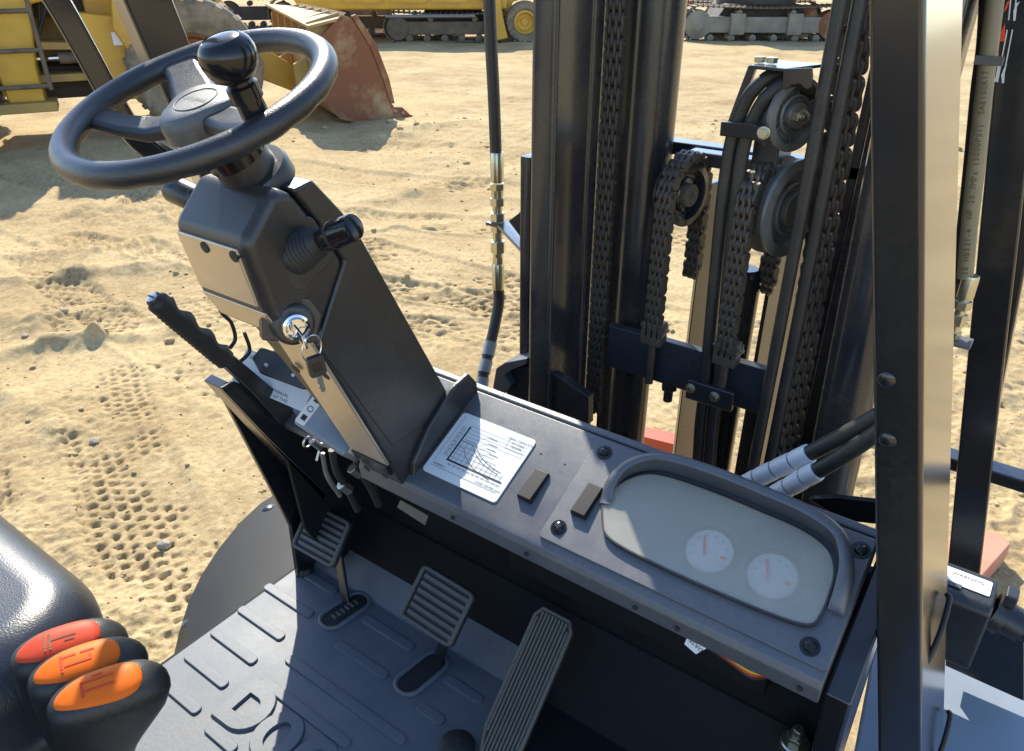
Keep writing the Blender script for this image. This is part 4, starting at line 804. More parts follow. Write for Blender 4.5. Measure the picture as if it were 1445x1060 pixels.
# --- pedals
def pedal(corners, z, name, slot):
    """pad from four photo corners (top-left, top-right, bottom-right, bottom-left): near edge at height z, far edge higher"""
    tl, tr, br, bl = corners; zz = z+.075
    A_, B_, C_, D_ = at(*tl, Z=zz), at(*tr, Z=zz), at(*br, Z=z), at(*bl, Z=z)
    o = (A_+B_+C_+D_)/4; u = ((B_-A_)+(C_-D_)).normalized(); v = ((A_-D_)+(B_-C_)); M = frame(o, u, v)
    W_ = ((B_-A_).length+(C_-D_).length)/2; H_ = ((A_-D_).length+(B_-C_).length)/2
    b = MB(); b.prism(rrect(-W_/2, -H_/2, W_/2, H_/2, .010), -.012, .0, M); pd = part(b, name, 'rubber', bevel=.003)
    b = MB(); b.tube([M @ Vector((x, y, .001)) for x, y in rrect(-W_/2+.004, -H_/2+.004, W_/2-.004, H_/2-.004, .008)], .0042, 8, closed=True); part(b, 'pad_rim', 'pedal', pd, smooth=60)
    nr_ = 6
    for i in range(nr_):
        y = -H_/2+.010+(H_-.020)*(i+.5)/nr_; hw = (H_-.020)/nr_*.30
        b = MB(); b.box((-W_/2+.014, y-hw, -.001), (W_/2-.006, y+hw, .0045), M); part(b, 'tread_bar', 'pedal', pd, bevel=.0012)
    b = MB(); s = at(*slot, Z=FZ); e = o-M.col[2].to_3d()*.012
    m1 = Vector((e.x+.01, e.y+.02, (e.z+s.z)/2+.03)); k_ = Vector((0, .004, 0)); x_ = Vector((.011, 0, 0))
    P0, P1, P2 = e, m1, s-Vector((0, 0, .02))
    b.add([P0-x_-k_, P0+x_-k_, P0+x_+k_, P0-x_+k_, P1-x_-k_, P1+x_-k_, P1+x_+k_, P1-x_+k_, P2-x_-k_, P2+x_-k_, P2+x_+k_, P2-x_+k_], [(0, 1, 2, 3)]+[(r*4+i, r*4+(i+1) % 4, r*4+4+(i+1) % 4, r*4+4+i) for r in range(2) for i in range(4)]+[(8, 11, 10, 9)])
    part(b, 'pedal_arm', 'paint', pd, bevel=.002)
pedal(((440, 710), (499, 738), (466, 802), (409, 768)), .83, 'inching_pedal', (490, 862))
pedal(((602, 795), (670, 840), (636, 915), (560, 868)), .83, 'brake_pedal', (612, 940))
# accelerator treadle
tl, tr = at(772, 866, Z=.915), at(818, 893, Z=.915); bl, br = at(660, 1045, Z=.745), at(712, 1085, Z=.745)
o = (tl+tr+bl+br)/4; u = Vector((1, 0, 0)); v = (tl+tr)/2-(bl+br)/2; M = frame(o, u, v); W_ = .078; L = v.length+.02
b = MB(); b.prism([(-W_/2, -L/2+.05), (-W_*.42, -L/2+.01), (-W_*.3, -L/2), (W_*.3, -L/2), (W_*.42, -L/2+.01), (W_/2, -L/2+.05), (W_/2, L/2-.02), (W_*.36, L/2), (-W_*.36, L/2), (-W_/2, L/2-.02)], -.012, 0, M); ac = part(b, 'accelerator_pedal', 'rubber', bevel=.003)
b = MB(); b.tube([M @ Vector(q) for q in ((-W_/2+.003, -L/2+.05, .001), (-W_/2+.003, L/2-.02, .001), (-W_*.34, L/2-.004, .001), (W_*.34, L/2-.004, .001), (W_/2-.003, L/2-.02, .001), (W_/2-.003, -L/2+.05, .001), (W_*.3, -L/2+.003, .001), (-W_*.3, -L/2+.003, .001))], .0035, 8, closed=True); part(b, 'pad_rim', 'tread', ac, smooth=60)
for i in range(10):
    x = -W_/2+.009+(W_-.018)*i/9; b = MB(); sh_ = .012 if i in (0, 9) else 0
    b.box((x-.0021, -L/2+.008+sh_*3, -.001), (x+.0021, L/2-.008-sh_, .0042), M); part(b, 'tread_bar', 'tread', ac, bevel=.001)
c0 = at(645, 1052, Z=.735); b = MB(); b.lathe([(.030, -.02), (.030, .002), (.022, .006), (.008, .007), (.007, .011), (.001, .011)], Matrix.Translation(c0), 24); part(b, 'hinge_cap', 'rubber', ac, smooth=40)
# --- seat
x0, x1, yf, yb = -1.34, -.835, .300, -.28
b = MB(); b.prism(rrect(x0, yb, x1, yf, .13, 10), .985, 1.178); st_ = part(b, 'seat', 'vinyl', bevel=.075, seg=10)
b = MB(); b.prism(rrect(x0+.02, -.42, x1-.02, -.26, .07, 8), 1.12, 1.62); part(b, 'seat_backrest', 'vinyl', bevel=.05, seg=6)
b = MB(); b.prism([(-1.35, .50), (-.02, .50), (-.02, .97), (-.35, .99), (-1.35, 1.0)][::-1], -1.10, -.22, YZ); part(b, 'engine_hood', 'paint', bevel=.03)
b = MB(); b.prism([(-1.9, .35), (-1.35, .35), (-1.35, 1.12), (-1.7, 1.15), (-1.9, .95)], -1.12, -.05, YZ); part(b, 'counterweight', 'paint', bevel=.06)
b = MB(); b.tube(smoothpath([at(*q, Z=1.13) for q in ((-30, 1000), (0, 985), (38, 968), (75, 945))], 6), .0035, 8); part(b, 'seam', 'vinyl', st_, smooth=60)
b = MB(); b.prism(rrect(x0+.03, yb, x1-.03, yf-.06, .05), .80, 1.10); part(b, 'seat_base', 'plastic', bevel=.02)
# --- three hydraulic levers with orange inserts
def sm_(t): t = min(1, t*1.5); return t*t*(3-2*t)
def knob(px, idx):
    c0 = at(*px, Z=1.225); tilt = R(-6); M = Matrix.Translation(c0) @ Matrix.Rotation(R(-22), 4, 'Z') @ Matrix.Rotation(tilt, 4, 'X') @ Matrix.Rotation(R(16), 4, 'Y')
    vs_ = []; nn_, mm = 28, 22
    for i in range(mm+1):
        t = PI*i/mm
        for k in range(nn_):
            a = 2*PI*k/nn_; sx = math.copysign(abs(math.cos(a))**.8, math.cos(a)); sy = math.copysign(abs(math.sin(a))**.8, math.sin(a))
            z = math.cos(t); r = math.sin(t)**.75 if z >= 0 else (1-(-z)**5)**.5
            y = .060*sy*r+.002; zz = z*.028-.028 if z > 0 else z*.19-.028
            if z < 0: y = -.056+(y+.056)*(1-.36*sm_(-z))
            x = .0300*sx*r*(1-.10*max(0, -z))
            zz -= .016*max(0, (y-.02)/.06)**2
            vs_.append((x, y, zz))
    b = MB(); b.add(vs_, [(i*nn_+k, i*nn_+(k+1) % nn_, (i+1)*nn_+(k+1) % nn_, (i+1)*nn_+k) for i in range(mm) for k in range(nn_)], M)
    kb = part(b, 'hydraulic_lever', 'knob_black', smooth=70)
    b = MB(); oc = []
    def top(x, y):
        r = min(.999, (abs(x/.0300)**2.5+abs((y-.002)/.060)**2.5)**.4); return .028*math.cos(math.asin(r**(1/.75)))-.028-.016*max(0, (y-.02)/.06)**2
    for i in range(9):
        t = PI/2*i/8
        for k in range(28):
            a = 2*PI*k/28; sgs = lambda u_: math.copysign(abs(u_)**.82, u_); y = .043*sgs(math.sin(a))*math.cos(t)-.008; x = .0205*sgs(math.cos(a))*math.cos(t)*(1+.30*math.sin(a)*math.cos(t))
            oc.append((x, y, top(x, y)-.002+.0042*min(1, 3*math.sin(t))))
    b.add(oc, [(i*28+k, i*28+(k+1) % 28, (i+1)*28+(k+1) % 28, (i+1)*28+k) for i in range(8) for k in range(28)], M)
    part(b, 'orange_insert', 'orange' if idx else 'red_orange', kb, smooth=60)  # farthest insert takes a darker red, its shade put into the colour
    b = MB()
    def bar(x0_, y0_, x1_, y1_):
        n_ = max(1, int(max(abs(x1_-x0_), abs(y1_-y0_))/.003))
        for q in range(n_):
            xa, xb2 = (x0_, x1_) if abs(x1_-x0_) < abs(y1_-y0_) else (x0_+(x1_-x0_)*q/n_, x0_+(x1_-x0_)*(q+1)/n_)
            ya, yb2 = (y0_, y1_) if abs(x1_-x0_) >= abs(y1_-y0_) else (y0_+(y1_-y0_)*q/n_, y0_+(y1_-y0_)*(q+1)/n_)
            zc = top((xa+xb2)/2, (ya+yb2)/2-.006)+.0023; b.box((xa, ya-.006, zc-.002), (xb2, yb2-.006, zc+.0004), M)
    if idx == 2: bar(-.009, -.018, .009, -.0155); bar(-.008, -.016, -.0055, .014); bar(.002, -.016, .0045, .014); bar(-.0125, -.006, -.011, .004)
    elif idx == 1: bar(-.010, -.018, .010, -.0155); bar(-.008, .002, -.006, .016); bar(-.008, -.016, -.0058, -.002); bar(.003, -.014, .005, .012); bar(-.002, .010, .004, .012)
    else: bar(-.010, -.016, .010, -.014); bar(-.010, -.011, .010, -.009); bar(-.002, -.009, .000, .016); bar(.003, .004, .005, .014)
    part(b, 'pictogram', 'red_orange' if idx else 'rust', kb)
    b = MB(); e = M @ Vector((0, -.02, -.10)); b.tube([e, e+Vector((0, -.03, -.20))], .012, 12); part(b, 'lever_rod', 'paint', kb, smooth=40)
knob((150, 963), 2); knob((120, 928), 1); knob((93, 900), 0)

# --- overhead guard posts
def post(rlt, rrt, rlb, rrb, dvec, name, zb, zt_, bev=.008, m_='paint'):
    """post from rear-left / rear-right edges (top and bottom point each) and a depth vector, extended to heights zb..zt"""
    def ext(pb_, pt_, z): t = (z-pb_.z)/(pt_.z-pb_.z); return pb_+(pt_-pb_)*t
    A, B = ext(rlb, rlt, zb), ext(rrb, rrt, zb); A2, B2 = ext(rlb, rlt, zt_), ext(rrb, rrt, zt_)
    b = edgebeam([A, B, B+dvec, A+dvec, A2, B2, B2+dvec, A2+dvec]); return part(b, name, m_, bevel=bev, seg=3)
rp = post(at(1224, 0, Y=.68), at(1306, 0, Y=.68), at(1238, 1060, Y=.80), at(1300, 1060, Y=.80), Vector((0, .165, 0)), 'front_post', .55, 2.35, bev=.005, m_='paint_post')
rl_t, rr_t, rl_b, rr_b = at(1224, 0, Y=.68), at(1306, 0, Y=.68), at(1238, 1060, Y=.80), at(1300, 1060, Y=.80)
pn = (rr_b-rl_b).cross(rl_t-rl_b).normalized()
for px in ((1252, 535), (1253, 620)):
    r = ray(*px); t = (rl_b-CAM).dot(pn)/r.dot(pn); c0 = CAM+r*t; nn = pn if pn.dot(CAM-c0) > 0 else -pn
    b = MB(); b.lathe([(.0085, -.002), (.0085, .002), (.006, .004), (.001, .0045)], zframe(c0, nn), 20); part(b, 'plug', 'paint', rp, smooth=35)
sn = Vector((0, 1, 0)).cross(rr_t-rr_b).normalized()
for px in ((1318, 893), (1322, 1052)):
    r = ray(*px); t = (rr_b-CAM).dot(sn)/r.dot(sn); c0 = CAM+r*t; s_ = sn if sn.x > 0 else -sn
    pts_ = smoothpath([c0+Vector((0, .04*a, .035*c_))+s_*h for a, c_, h in ((-.7, -1, .0), (-.6, -.5, .004), (-.1, .3, .006), (.7, .95, .004), (.9, 1.0, 0))], 6)
    b = MB(); b.tube(pts_, .0035, 8); part(b, 'grommet', 'rubber', rp, smooth=60)
# left post (wide) and its grab bar
d_ = Vector((.10, -.005, 0))
L0, L1 = at(158, 0, X=-1.16), at(262, 235, X=-1.17)
b = MB()
def ext(a, c_, z): return a+(c_-a)*((z-a.z)/(c_.z-a.z))
zb, zt_ = 1.25, 2.3
a0, a1 = ext(L0, L1, zb), ext(L0, L1, zt_); e1 = Vector((.080, -.028, 0)); e2 = Vector((.042, .046, 0)); e3 = Vector((.02, .06, 0))
part(edgebeam([a0, a0+e1, a0+e1+e2, a0+e3, a1, a1+e1, a1+e1+e2, a1+e3]), 'front_post', 'paint_post', bevel=.005)
b = MB(); g_ = [at(*q, X=-1.15) for q in ((40, -60), (80, 0), (120, 70), (158, 140), (190, 190), (232, 222), (275, 235))]
b = MB(); P_ = smoothpath(g_, 6); N = len(P_); vs_ = []
for i, q in enumerate(P_):
    tt = (P_[min(i+1, N-1)]-P_[max(i-1, 0)]).normalized(); u = Vector((.45, .89, 0)); u = (u-tt*u.dot(tt)).normalized(); wv = tt.cross(u)
    for a, c_ in ((-.016, -.012), (.016, -.012), (.016, .012), (-.016, .012)): vs_.append(q+u*a+wv*c_)
b.add(vs_, [(i*4+k, i*4+(k+1) % 4, (i+1)*4+(k+1) % 4, (i+1)*4+k) for i in range(N-1) for k in range(4)]+[(3, 2, 1, 0), tuple(range((N-1)*4, N*4))])
part(b, 'grab_bar', 'paint_post', bevel=.005)

# --- mast: uprights, cylinders, cross members
def vbar(name, poly, z0, z1, m_='paint_mast', bevel=.006, parent=FL): 
    b = MB(); b.prism(poly, z0, z1); return part(b, name, m_, parent, bevel=bevel, seg=3)
def rb(x0_, y0_, x1_, y1_, r=.004): return rrect(x0_, y0_, x1_, y1_, r, 3)
MZ0, MZ1 = .25, 2.35
b = MB(); b.prism(rrect(-.749, 1.08, -.700, 1.192, .010, 5), MZ0, MZ1); ou = part(b, 'outer_upright', 'paint_mast', smooth=40)
vbar('upright_web', rb(-.752, 1.255, -.738, 1.33), MZ0, MZ1)
b = MB(); b.prism(rrect(-.731, 1.195, -.700, 1.235, .013, 6), MZ0, MZ1); part(b, 'inner_upright_flange', 'paint_mast', smooth=40)
vbar('inner_upright', rb(-.71, 1.30, -.665, 1.34), MZ0, MZ1)
b = MB(); b.lathe([(.045, MZ0), (.045, MZ1)], Matrix.Translation((-.642, 1.31, 0)), 40); part(b, 'lift_cylinder', 'paint_mast', smooth=40)
vbar('edge_plate', rb(-.800, 1.125, -.778, 1.165, .003), MZ0, at(742, 222, Y=1.125).z)
# right hand side
vbar('outer_upright', rb(-.268, 1.285, -.175, 1.40), MZ0, MZ1); vbar('inner_upright', rb(-.300, 1.36, -.268, 1.42), MZ0, MZ1)
b = MB(); b.lathe([(.042, MZ0), (.042, MZ1)], Matrix.Translation((-.165, 1.24, 0)) @ Matrix.Rotation(R(-1.5), 4, 'Y'), 36); part(b, 'tilt_cylinder', 'paint_mast', smooth=40)
for i, (x, y) in enumerate(((-.321, 1.205), (-.297, 1.215))):
    b = MB(); b.tube([(x+.001*math.sin(z*5+i), y, z) for z in [MZ0+k*.15 for k in range(15)]], .0105, 14); part(b, 'mast_hose', 'hose', smooth=60)
# cross bar
zt0, zb0 = at(862, 460, Y=1.215).z, at(857, 517, Y=1.215).z
b = MB(); b.box((-.648, 1.215, zb0), (-.318, 1.235, zt0)); xb = part(b, 'cross_bar', 'xbar_blue', bevel=.002)
for px in ((945, 502), (978, 511)):
    c0 = at(*px, Y=1.2148); b = MB(); b.lathe([(.0045, -.001), (.0045, .0006), (.001, .0008)], zframe(c0, (0, -1, 0)), 14); part(b, 'hole', 'ink', xb)
for px in ((912, 528), (1053, 569)):
    c0 = at(*px, Y=1.2148); b = MB(); b.tube([zframe(c0, (0, -1, 0)) @ Vector((.006*math.cos(R(t)), .006*math.sin(R(t)), 0)) for t in range(0, 360, 30)], .0009, 6, closed=True); part(b, 'stamp_ring', 'paint_mast', xb)
vbar('lower_post', rb(-.452, 1.27, -.425, 1.30), MZ0, zb0+.01); vbar('lower_post', rb(-.383, 1.30, -.348, 1.34), MZ0, zb0+.02)
# hose clamp plate with two bolts on the cross bar
c0 = at(1003, 556, Y=1.195); b = MB(); b.box((c0.x-.045, 1.185, c0.z-.020), (c0.x+.045, 1.197, c0.z+.020)); hc = part(b, 'hose_clamp', 'paint_mast', bevel=.003)
for px in ((974, 548), (1008, 560)):
    q = at(*px, Y=1.184); M = zframe((q.x, 1.185, q.z), (0, -1, 0)); b = MB(); b.lathe([(.0095, 0), (.0095, .002), (.001, .002)], M, 18); hexnut(b, M, .0072, .002, .008); part(b, 'bolt', 'zinc', hc, bevel=.0008)
# chains
def fig8(l_, r, waist):
    o = []
    for k in range(9): a = R(180+180*k/8); o.append((r*math.cos(a), -l_/2+r*math.sin(a)))
    o.append((waist, 0))
    for k in range(9): a = R(180*k/8); o.append((r*math.cos(a), l_/2+r*math.sin(a)))
    o.append((-waist, 0)); return o
PT = .0195
def link(xs, name):
    b = MB()
    for x in xs: b.prism(fig8(PT, .0098, .0075), x-.0023, x+.0023, YZ)
    b.lathe([(.0042, xs[0]-.005), (.0042, xs[-1]+.005)], Matrix.Translation((0, 0, PT/2)) @ Matrix.Rotation(PI/2, 4, 'Y'), 10)
    o = b.build(name, 'chain', FL, origin=(0, 0, 0), smooth=35); C.objects.unlink(o); o.parent = None; return o.data
LINK_A = link((-.0145, -.0035, .0075), 'link_a'); LINK_B = link((-.009, .002, .013), 'link_b')
for nm_ in ('link_a', 'link_b'): bpy.data.objects.remove(bpy.data.objects[nm_])
def chain(path, rz, name='lift_chain', sc=1.0):
    """path of points; links laid one pitch apart"""
    P_ = [Vector(q) for q in path]; seglen = [(P_[i+1]-P_[i]).length for i in range(len(P_)-1)]; tot = sum(seglen); nl = int(tot/(PT*sc))
    b = MB(); c0 = P_[0]; b.lathe([(.006, -.012), (.006, .012)], zframe(c0, (math.cos(rz), math.sin(rz), 0), (0, 0, 1)), 10); root = part(b, name, 'chain', smooth=40)
    for i in range(nl):
        s = (i+.5)*PT*sc; k = 0
        while k < len(seglen)-1 and s > seglen[k]: s -= seglen[k]; k += 1
        q = P_[k]+(P_[k+1]-P_[k])*(s/seglen[k]); d = (P_[k+1]-P_[k]).normalized()
        o = bpy.data.objects.new('link', LINK_A if i % 2 else LINK_B); C.objects.link(o); put(o, q, root)
        axx = Vector((math.cos(rz), math.sin(rz), 0)); Q = zframe(q, d, axx); o.rotation_euler = Q.to_euler(); o.scale = (sc, sc, sc)
    return root
chain([(-.682, 1.235, 1.05), (-.682, 1.235, 2.02)], R(8))
xc = [at(*q, Y=1.235) for q in ((1190, 0), (1112, 640))]; xm = (xc[0].x+xc[1].x)/2
chain([(xm+.022, 1.24, 1.0), (xm-.006, 1.24, 2.0)], R(52), sc=1.3)
# the two sheaves with chains running over them, and the anchors on the cross bar
def sheave(c0, axis, r, name, mlist=('sheave_grey', 'chain')):
    M = zframe(c0, axis, (0, 0, 1)); b = MB()
    b.lathe([(r*.55, -.020), (r, -.018), (r, -.013), (r*.80, -.009), (r*.80, .009), (r, .013), (r, .019), (r*.78, .021), (r*.72, .010), (r*.55, .010), (r*.55, .016), (r*.50, .018), (r*.46, .012)], M, 48); sv = part(b, name, mlist[0], smooth=30)
    b = MB(); b.lathe([(r*.36, .0), (r*.36, .022), (r*.34, .024), (.006, .024), (.005, .022)], M, 32); part(b, 'hub_cap', 'tread' if name == 'chain_sheave' else 'bare_steel', sv, smooth=30)
    return sv, M
cR = Vector((-.366, 1.262, at(1106, 292, Y=1.262).z)); cL = Vector((-.548, 1.262, at(992, 278, Y=1.262).z))
sheave(cR, (1, -.26, 0), .080, 'chain_sheave'); sheave(cL, (1, -.22, 0), .056, 'chain_sheave', ('paint_mast', 'chain'))
def over(cc, x, r, zlow, y_):
    up = [Vector((x, cc.y-r, zlow)), Vector((x, cc.y-r, cc.z))]
    up += [Vector((x+.01*(1-math.cos(R(t)))*.5, cc.y-r*math.cos(R(t)), cc.z+r*math.sin(R(t)))) for t in range(15, 181, 15)]
    return up+[Vector((x+.01, cc.y+r, zlow+.06))]
za = at(958, 470, Y=1.20).z
chain(over(cL, -.545, .064, za, 0), R(-12), sc=.97); chain(over(cR, -.402, .072, at(1050, 495, Y=1.2).z, 0), R(-12), sc=.97)
for x, z in ((-.545, za), (-.402, at(1050, 495, Y=1.2).z)):
    b = MB()
    for dx in (-.016, -.005, .006, .017): b.box((x+dx-.0042, 1.187, z-.022), (x+dx+.0042, 1.213, z+.010))
    b.box((x-.0205, 1.186, z-.034), (x+.0215, 1.214, z-.018)); an = part(b, 'chain_anchor', 'chain', bevel=.0015)
    b = MB(); b.tube([(x-.026, 1.2, z-.002), (x+.030, 1.2, z-.002)], .0035, 10); b.tube([(x+.028, 1.198, z+.012), (x+.029, 1.196, z-.002), (x+.020, 1.19, z-.016)], .0014, 6); part(b, 'cotter_pin', 'bare_steel', an, smooth=50)
    b = MB(); b.lathe([(.008, z-.12), (.008, z-.03)], Matrix.Translation((x, 1.2, 0)), 14); part(b, 'anchor_bolt', 'chain', an, smooth=40)
q = at(944, 548, Y=1.225); b = MB(); hexnut(b, Matrix.Translation((q.x, 1.225, q.z)), .016, -.002, .022); b.lathe([(.009, -.028), (.009, 0)], Matrix.Translation((q.x, 1.225, q.z)), 14); part(b, 'anchor_nut', 'paint_mast', bevel=.001)
# centre cylinder with bright rod
b = MB(); b.lathe([(.030, .3), (.030, at(1045, 385, Y=1.33).z), (.022, at(1045, 384, Y=1.33).z+.01)], Matrix.Translation((at(1047, 420, Y=1.33).x, 1.33, 0)), 30); cc_ = part(b, 'centre_cylinder', 'paint_mast', smooth=35)
x_ = at(1038, 345, Y=1.33).x
b = MB(); b.lathe([(.0125, at(1045, 390, Y=1.33).z), (.0125, at(1040, 300, Y=1.33).z)], Matrix.Translation((x_, 1.33, 0)), 24); part(b, 'piston_rod', 'chrome', cc_, smooth=40)
b = MB(); hexnut(b, Matrix.Translation((x_-.01, 1.33, at(1048, 252, Y=1.33).z)), .018, -.012, .012); part(b, 'rod_nut', 'zinc', cc_, bevel=.001)
for (xa, xb_) in ((968, 992), (1068, 1092)):
    A, B = at(xa, 480, Y=1.44), at(xb_, 480, Y=1.44); vbar('carriage_bar', [(A.x, 1.44), (A.x+.012, 1.425), (B.x, 1.56), (B.x-.012, 1.57)], MZ0, cR.z-.03, 'paint', .003)
# top beam and hose roller
zq = at(1040, 222, Y=1.36).z
b = MB(); b.box((-.72, 1.36, zq-.012), (-.22, 1.40, zq+.012)); part(b, 'top_beam', 'paint_mast', bevel=.003)
A, B = at(969, 219, Y=1.31), at(1092, 232, Y=1.31); b = MB(); b.box((A.x, 1.31, A.z-.016), (B.x, 1.345, A.z+.008)); part(b, 'roller_bracket_foot', 'paint_mast', bevel=.003)
c3 = at(1111, 160, Y=1.245); sheave(c3, (1, -.50, 0), .055, 'hose_roller', ('sheave_grey', 'pedal'))
M = zframe(c3, (1, -.50, 0), (0, 0, 1)); 
for i in range(6):
    b = MB(); b.box((.022, -.002, .012), (.044, .002, .016), M @ Matrix.Rotation(R(60*i), 4, 'Z')); part(b, 'web', 'pedal', bevel=.0006)
b = MB(); hexnut(b, M, .012, .02, .032); b.lathe([(.007, .032), (.007, .040), (.001, .041)], M, 14); part(b, 'axle_nut', 'zinc', bevel=.0008)
def plate(pxs, Y, th, name, m_='paint', dvec=None, bevel=.0015):
    q = [at(*p_, Y=Y) for p_ in pxs]; dvec = Vector((0, th, 0)); k = len(q)
    b = MB(); b.add(q+[v_+dvec for v_ in q], [tuple(range(k)), tuple(range(2*k-1, k-1, -1))]+[(i, (i+1) % k, k+(i+1) % k, k+i) for i in range(k)]); return part(b, name, m_, bevel=bevel)
rb1 = plate(((1105, 97), (1146, 96), (1147, 108), (1144, 124), (1138, 127), (1128, 119), (1118, 120), (1110, 127), (1104, 126)), 1.185, .004, 'roller_guard')
A, B = at(1058, 92, Y=1.185), at(1108, 97, Y=1.185)
b = MB(); b.add([A, B, B+Vector((.03, .09, 0)), A+Vector((0, .09, 0))]+[q+Vector((0, 0, -.005)) for q in (A, B, B+Vector((.03, .09, 0)), A+Vector((0, .09, 0)))], [(0, 1, 2, 3), (7, 6, 5, 4), (0, 4, 5, 1), (1, 5, 6, 2), (2, 6, 7, 3), (3, 7, 4, 0)]); part(b, 'guard_top', 'paint', rb1, bevel=.0015)
for px in ((1072, 88), (1089, 88)):
    q = at(*px, Y=1.22); b = MB(); hexnut(b, Matrix.Translation((q.x, 1.22, A.z+.001)), .009, 0, .008); part(b, 'bolt', 'zinc', rb1, bevel=.0008)
plate(((1056, 92), (1066, 96), (1046, 150), (1030, 190), (1020, 190), (1038, 140)), 1.27, .012, 'bracket_leg', 'paint_mast')
plate(((1017, 172), (1058, 174), (1080, 182), (1083, 192), (1076, 203), (1056, 196), (1015, 192)), 1.183, .005, 'hose_strap', 'paint')
q = at(1077, 188, Y=1.18); M = zframe((q.x, 1.182, q.z), (.1, -1, 0)); b = MB(); b.lathe([(.010, 0), (.010, .002), (.001, .002)], M, 16); hexnut(b, M, .008, .002, .010); part(b, 'bolt', 'zinc', bevel=.0008)
b = MB(); b.box((q.x-.03, 1.23, zq), (q.x+.012, 1.30, q.z+.01)); part(b, 'strap_base', 'paint_mast', bevel=.003)
for pts_ in (((984, 660), (988, 600), (995, 540), (1008, 400), (1019, 290), (1030, 210), (1045, 160), (1066, 124), (1092, 108)), ((1002, 660), (1006, 600), (1014, 545), (1027, 400), (1038, 290), (1049, 210), (1064, 166), (1086, 133), (1112, 116))):
    pp = [at(*p_, Y=1.205) for p_ in pts_]; pp[-1].y += .02; pp.append(pp[-1]+Vector((.03, .07, -.03)))
    b = MB(); b.tube(smoothpath(pp, 8), .0108, 14); part(b, 'roller_hose', 'hose', smooth=60)
# --- hose with fittings on the left of the mast
hx = at(699, 240, Y=1.19); 
b = MB(); b.tube(smoothpath([at(688, -60, Y=1.30), at(693, 60, Y=1.30), at(697, 140, Y=1.30), at(700, 222, Y=1.30)], 8), .0125, 16); part(b, 'tilt_hose', 'hose', smooth=60)
zz = lambda y: at(703, y, Y=1.30).z
ft = Matrix.Translation((at(702, 300, Y=1.30).x, 1.30, 0)) @ Matrix.Diagonal((1.09, 1.09, 1, 1))
b = MB(); b.lathe([(.0125, zz(257)), (.0130, zz(252)), (.0130, zz(217)), (.0118, zz(215))], ft, 24); fe = part(b, 'hose_ferrule', 'zinc', smooth=30)
b = MB(); hexnut(b, ft, .0150, zz(268), zz(259)); hexnut(b, ft, .0152, zz(290), zz(279)); b.lathe([(.0122, zz(282)), (.0122, zz(266))], ft, 20); b.lathe([(.0100, zz(302)), (.0100, zz(288))], ft, 20); hexnut(b, ft, .0155, zz(311), zz(300)); hexnut(b, ft, .0145, zz(327), zz(318)); b.lathe([(.0100, zz(342)), (.0100, zz(326))], ft, 20); hexnut(b, ft, .0155, zz(356), zz(340)); b.lathe([(.0105, zz(364)), (.0105, zz(355))], ft, 20); hexnut(b, ft, .0118, zz(372), zz(362)); part(b, 'adapter', 'zinc', fe, bevel=.0008)
b = MB(); b.lathe([(.0118, zz(408)), (.0130, zz(405)), (.0130, zz(375)), (.0105, zz(371))], ft, 24); part(b, 'hose_ferrule', 'zinc', smooth=30)
zq2 = zz(315); x_ = ft.translation.x
b = MB(); b.prism([(x_-.020, 1.282), (x_+.015, 1.280), (-.795, 1.150), (-.775, 1.165), (x_+.05, 1.315), (x_-.020, 1.320)], zq2-.004, zq2+.004); hb = part(b, 'hose_bracket', 'paint', bevel=.002)
plate(((717, 312), (733, 300), (748, 292), (748, 356), (742, 345)), 1.165, .006, 'bracket_gusset', 'paint')
plate(((733, 332), (744, 332), (744, 354), (733, 354)), 1.16, .01, 'bracket_tab', 'paint')
hp_ = [at(703, 404, Y=1.30), at(704, 425, Y=1.30), at(699, 455, Y=1.28), at(690, 495, Y=1.24), at(682, 530, Y=1.20), at(676, 570, Y=1.16)]
sp = smoothpath(hp_, 10); b = MB(); b.tube(sp, .0128, 16); part(b, 'lower_hose', 'hose', smooth=60)
for i in range(3):
    k0 = 27+i*7; seg = sp[k0:k0+6]
    b = MB(); b.tube([q for q in seg], .0148, 18); part(b, 'spiral_wrap', 'wrap_grey', smooth=50)
plate(((695, 548), (700, 520), (712, 512), (743, 506), (743, 514), (722, 522), (712, 530), (720, 545), (712, 556)), 1.08, .05, 'bracket_rim', 'dash')
plate(((712, 528), (722, 521), (760, 514), (830, 560), (830, 600), (715, 560)), 1.10, .02, 'mast_bracket', 'paint_mast')
# --- white wrapped hoses on the right
for pts_, n0 in ((((1040, 690), (1070, 674), (1110, 655), (1150, 636), (1195, 612), (1240, 586), (1290, 556)), 0), (((1070, 712), (1105, 692), (1140, 672), (1170, 655), (1205, 633), (1245, 606), (1290, 576)), 1)):
    pp = smoothpath([at(*p_, Y=1.0-.02*n0) for p_ in pts_], 8); b = MB(); b.tube(pp, .0120, 16); part(b, 'supply_hose', 'hose', smooth=60)
    rng = (3, 8, 13, 18) if n0 == 0 else (0, 5, 10, 15)
    P0 = pp; 
    for i in rng:
        seg = pp[i:i+6]; seg = [seg[0].lerp(seg[1], .0)]+seg[1:-1]+[seg[-2].lerp(seg[-1], .62)]
        rr = [.0142]+[.0148]*(len(seg)-2)+[.0142]
        b = MB(); b.tube(seg, rr, 18); part(b, 'spiral_wrap', 'wrap_white', smooth=50)
# curved guard under the hoses
plate(((1140, 704), (1180, 702), (1236, 708), (1236, 740), (1190, 735)), .99, .01, 'hose_guard', 'paint')
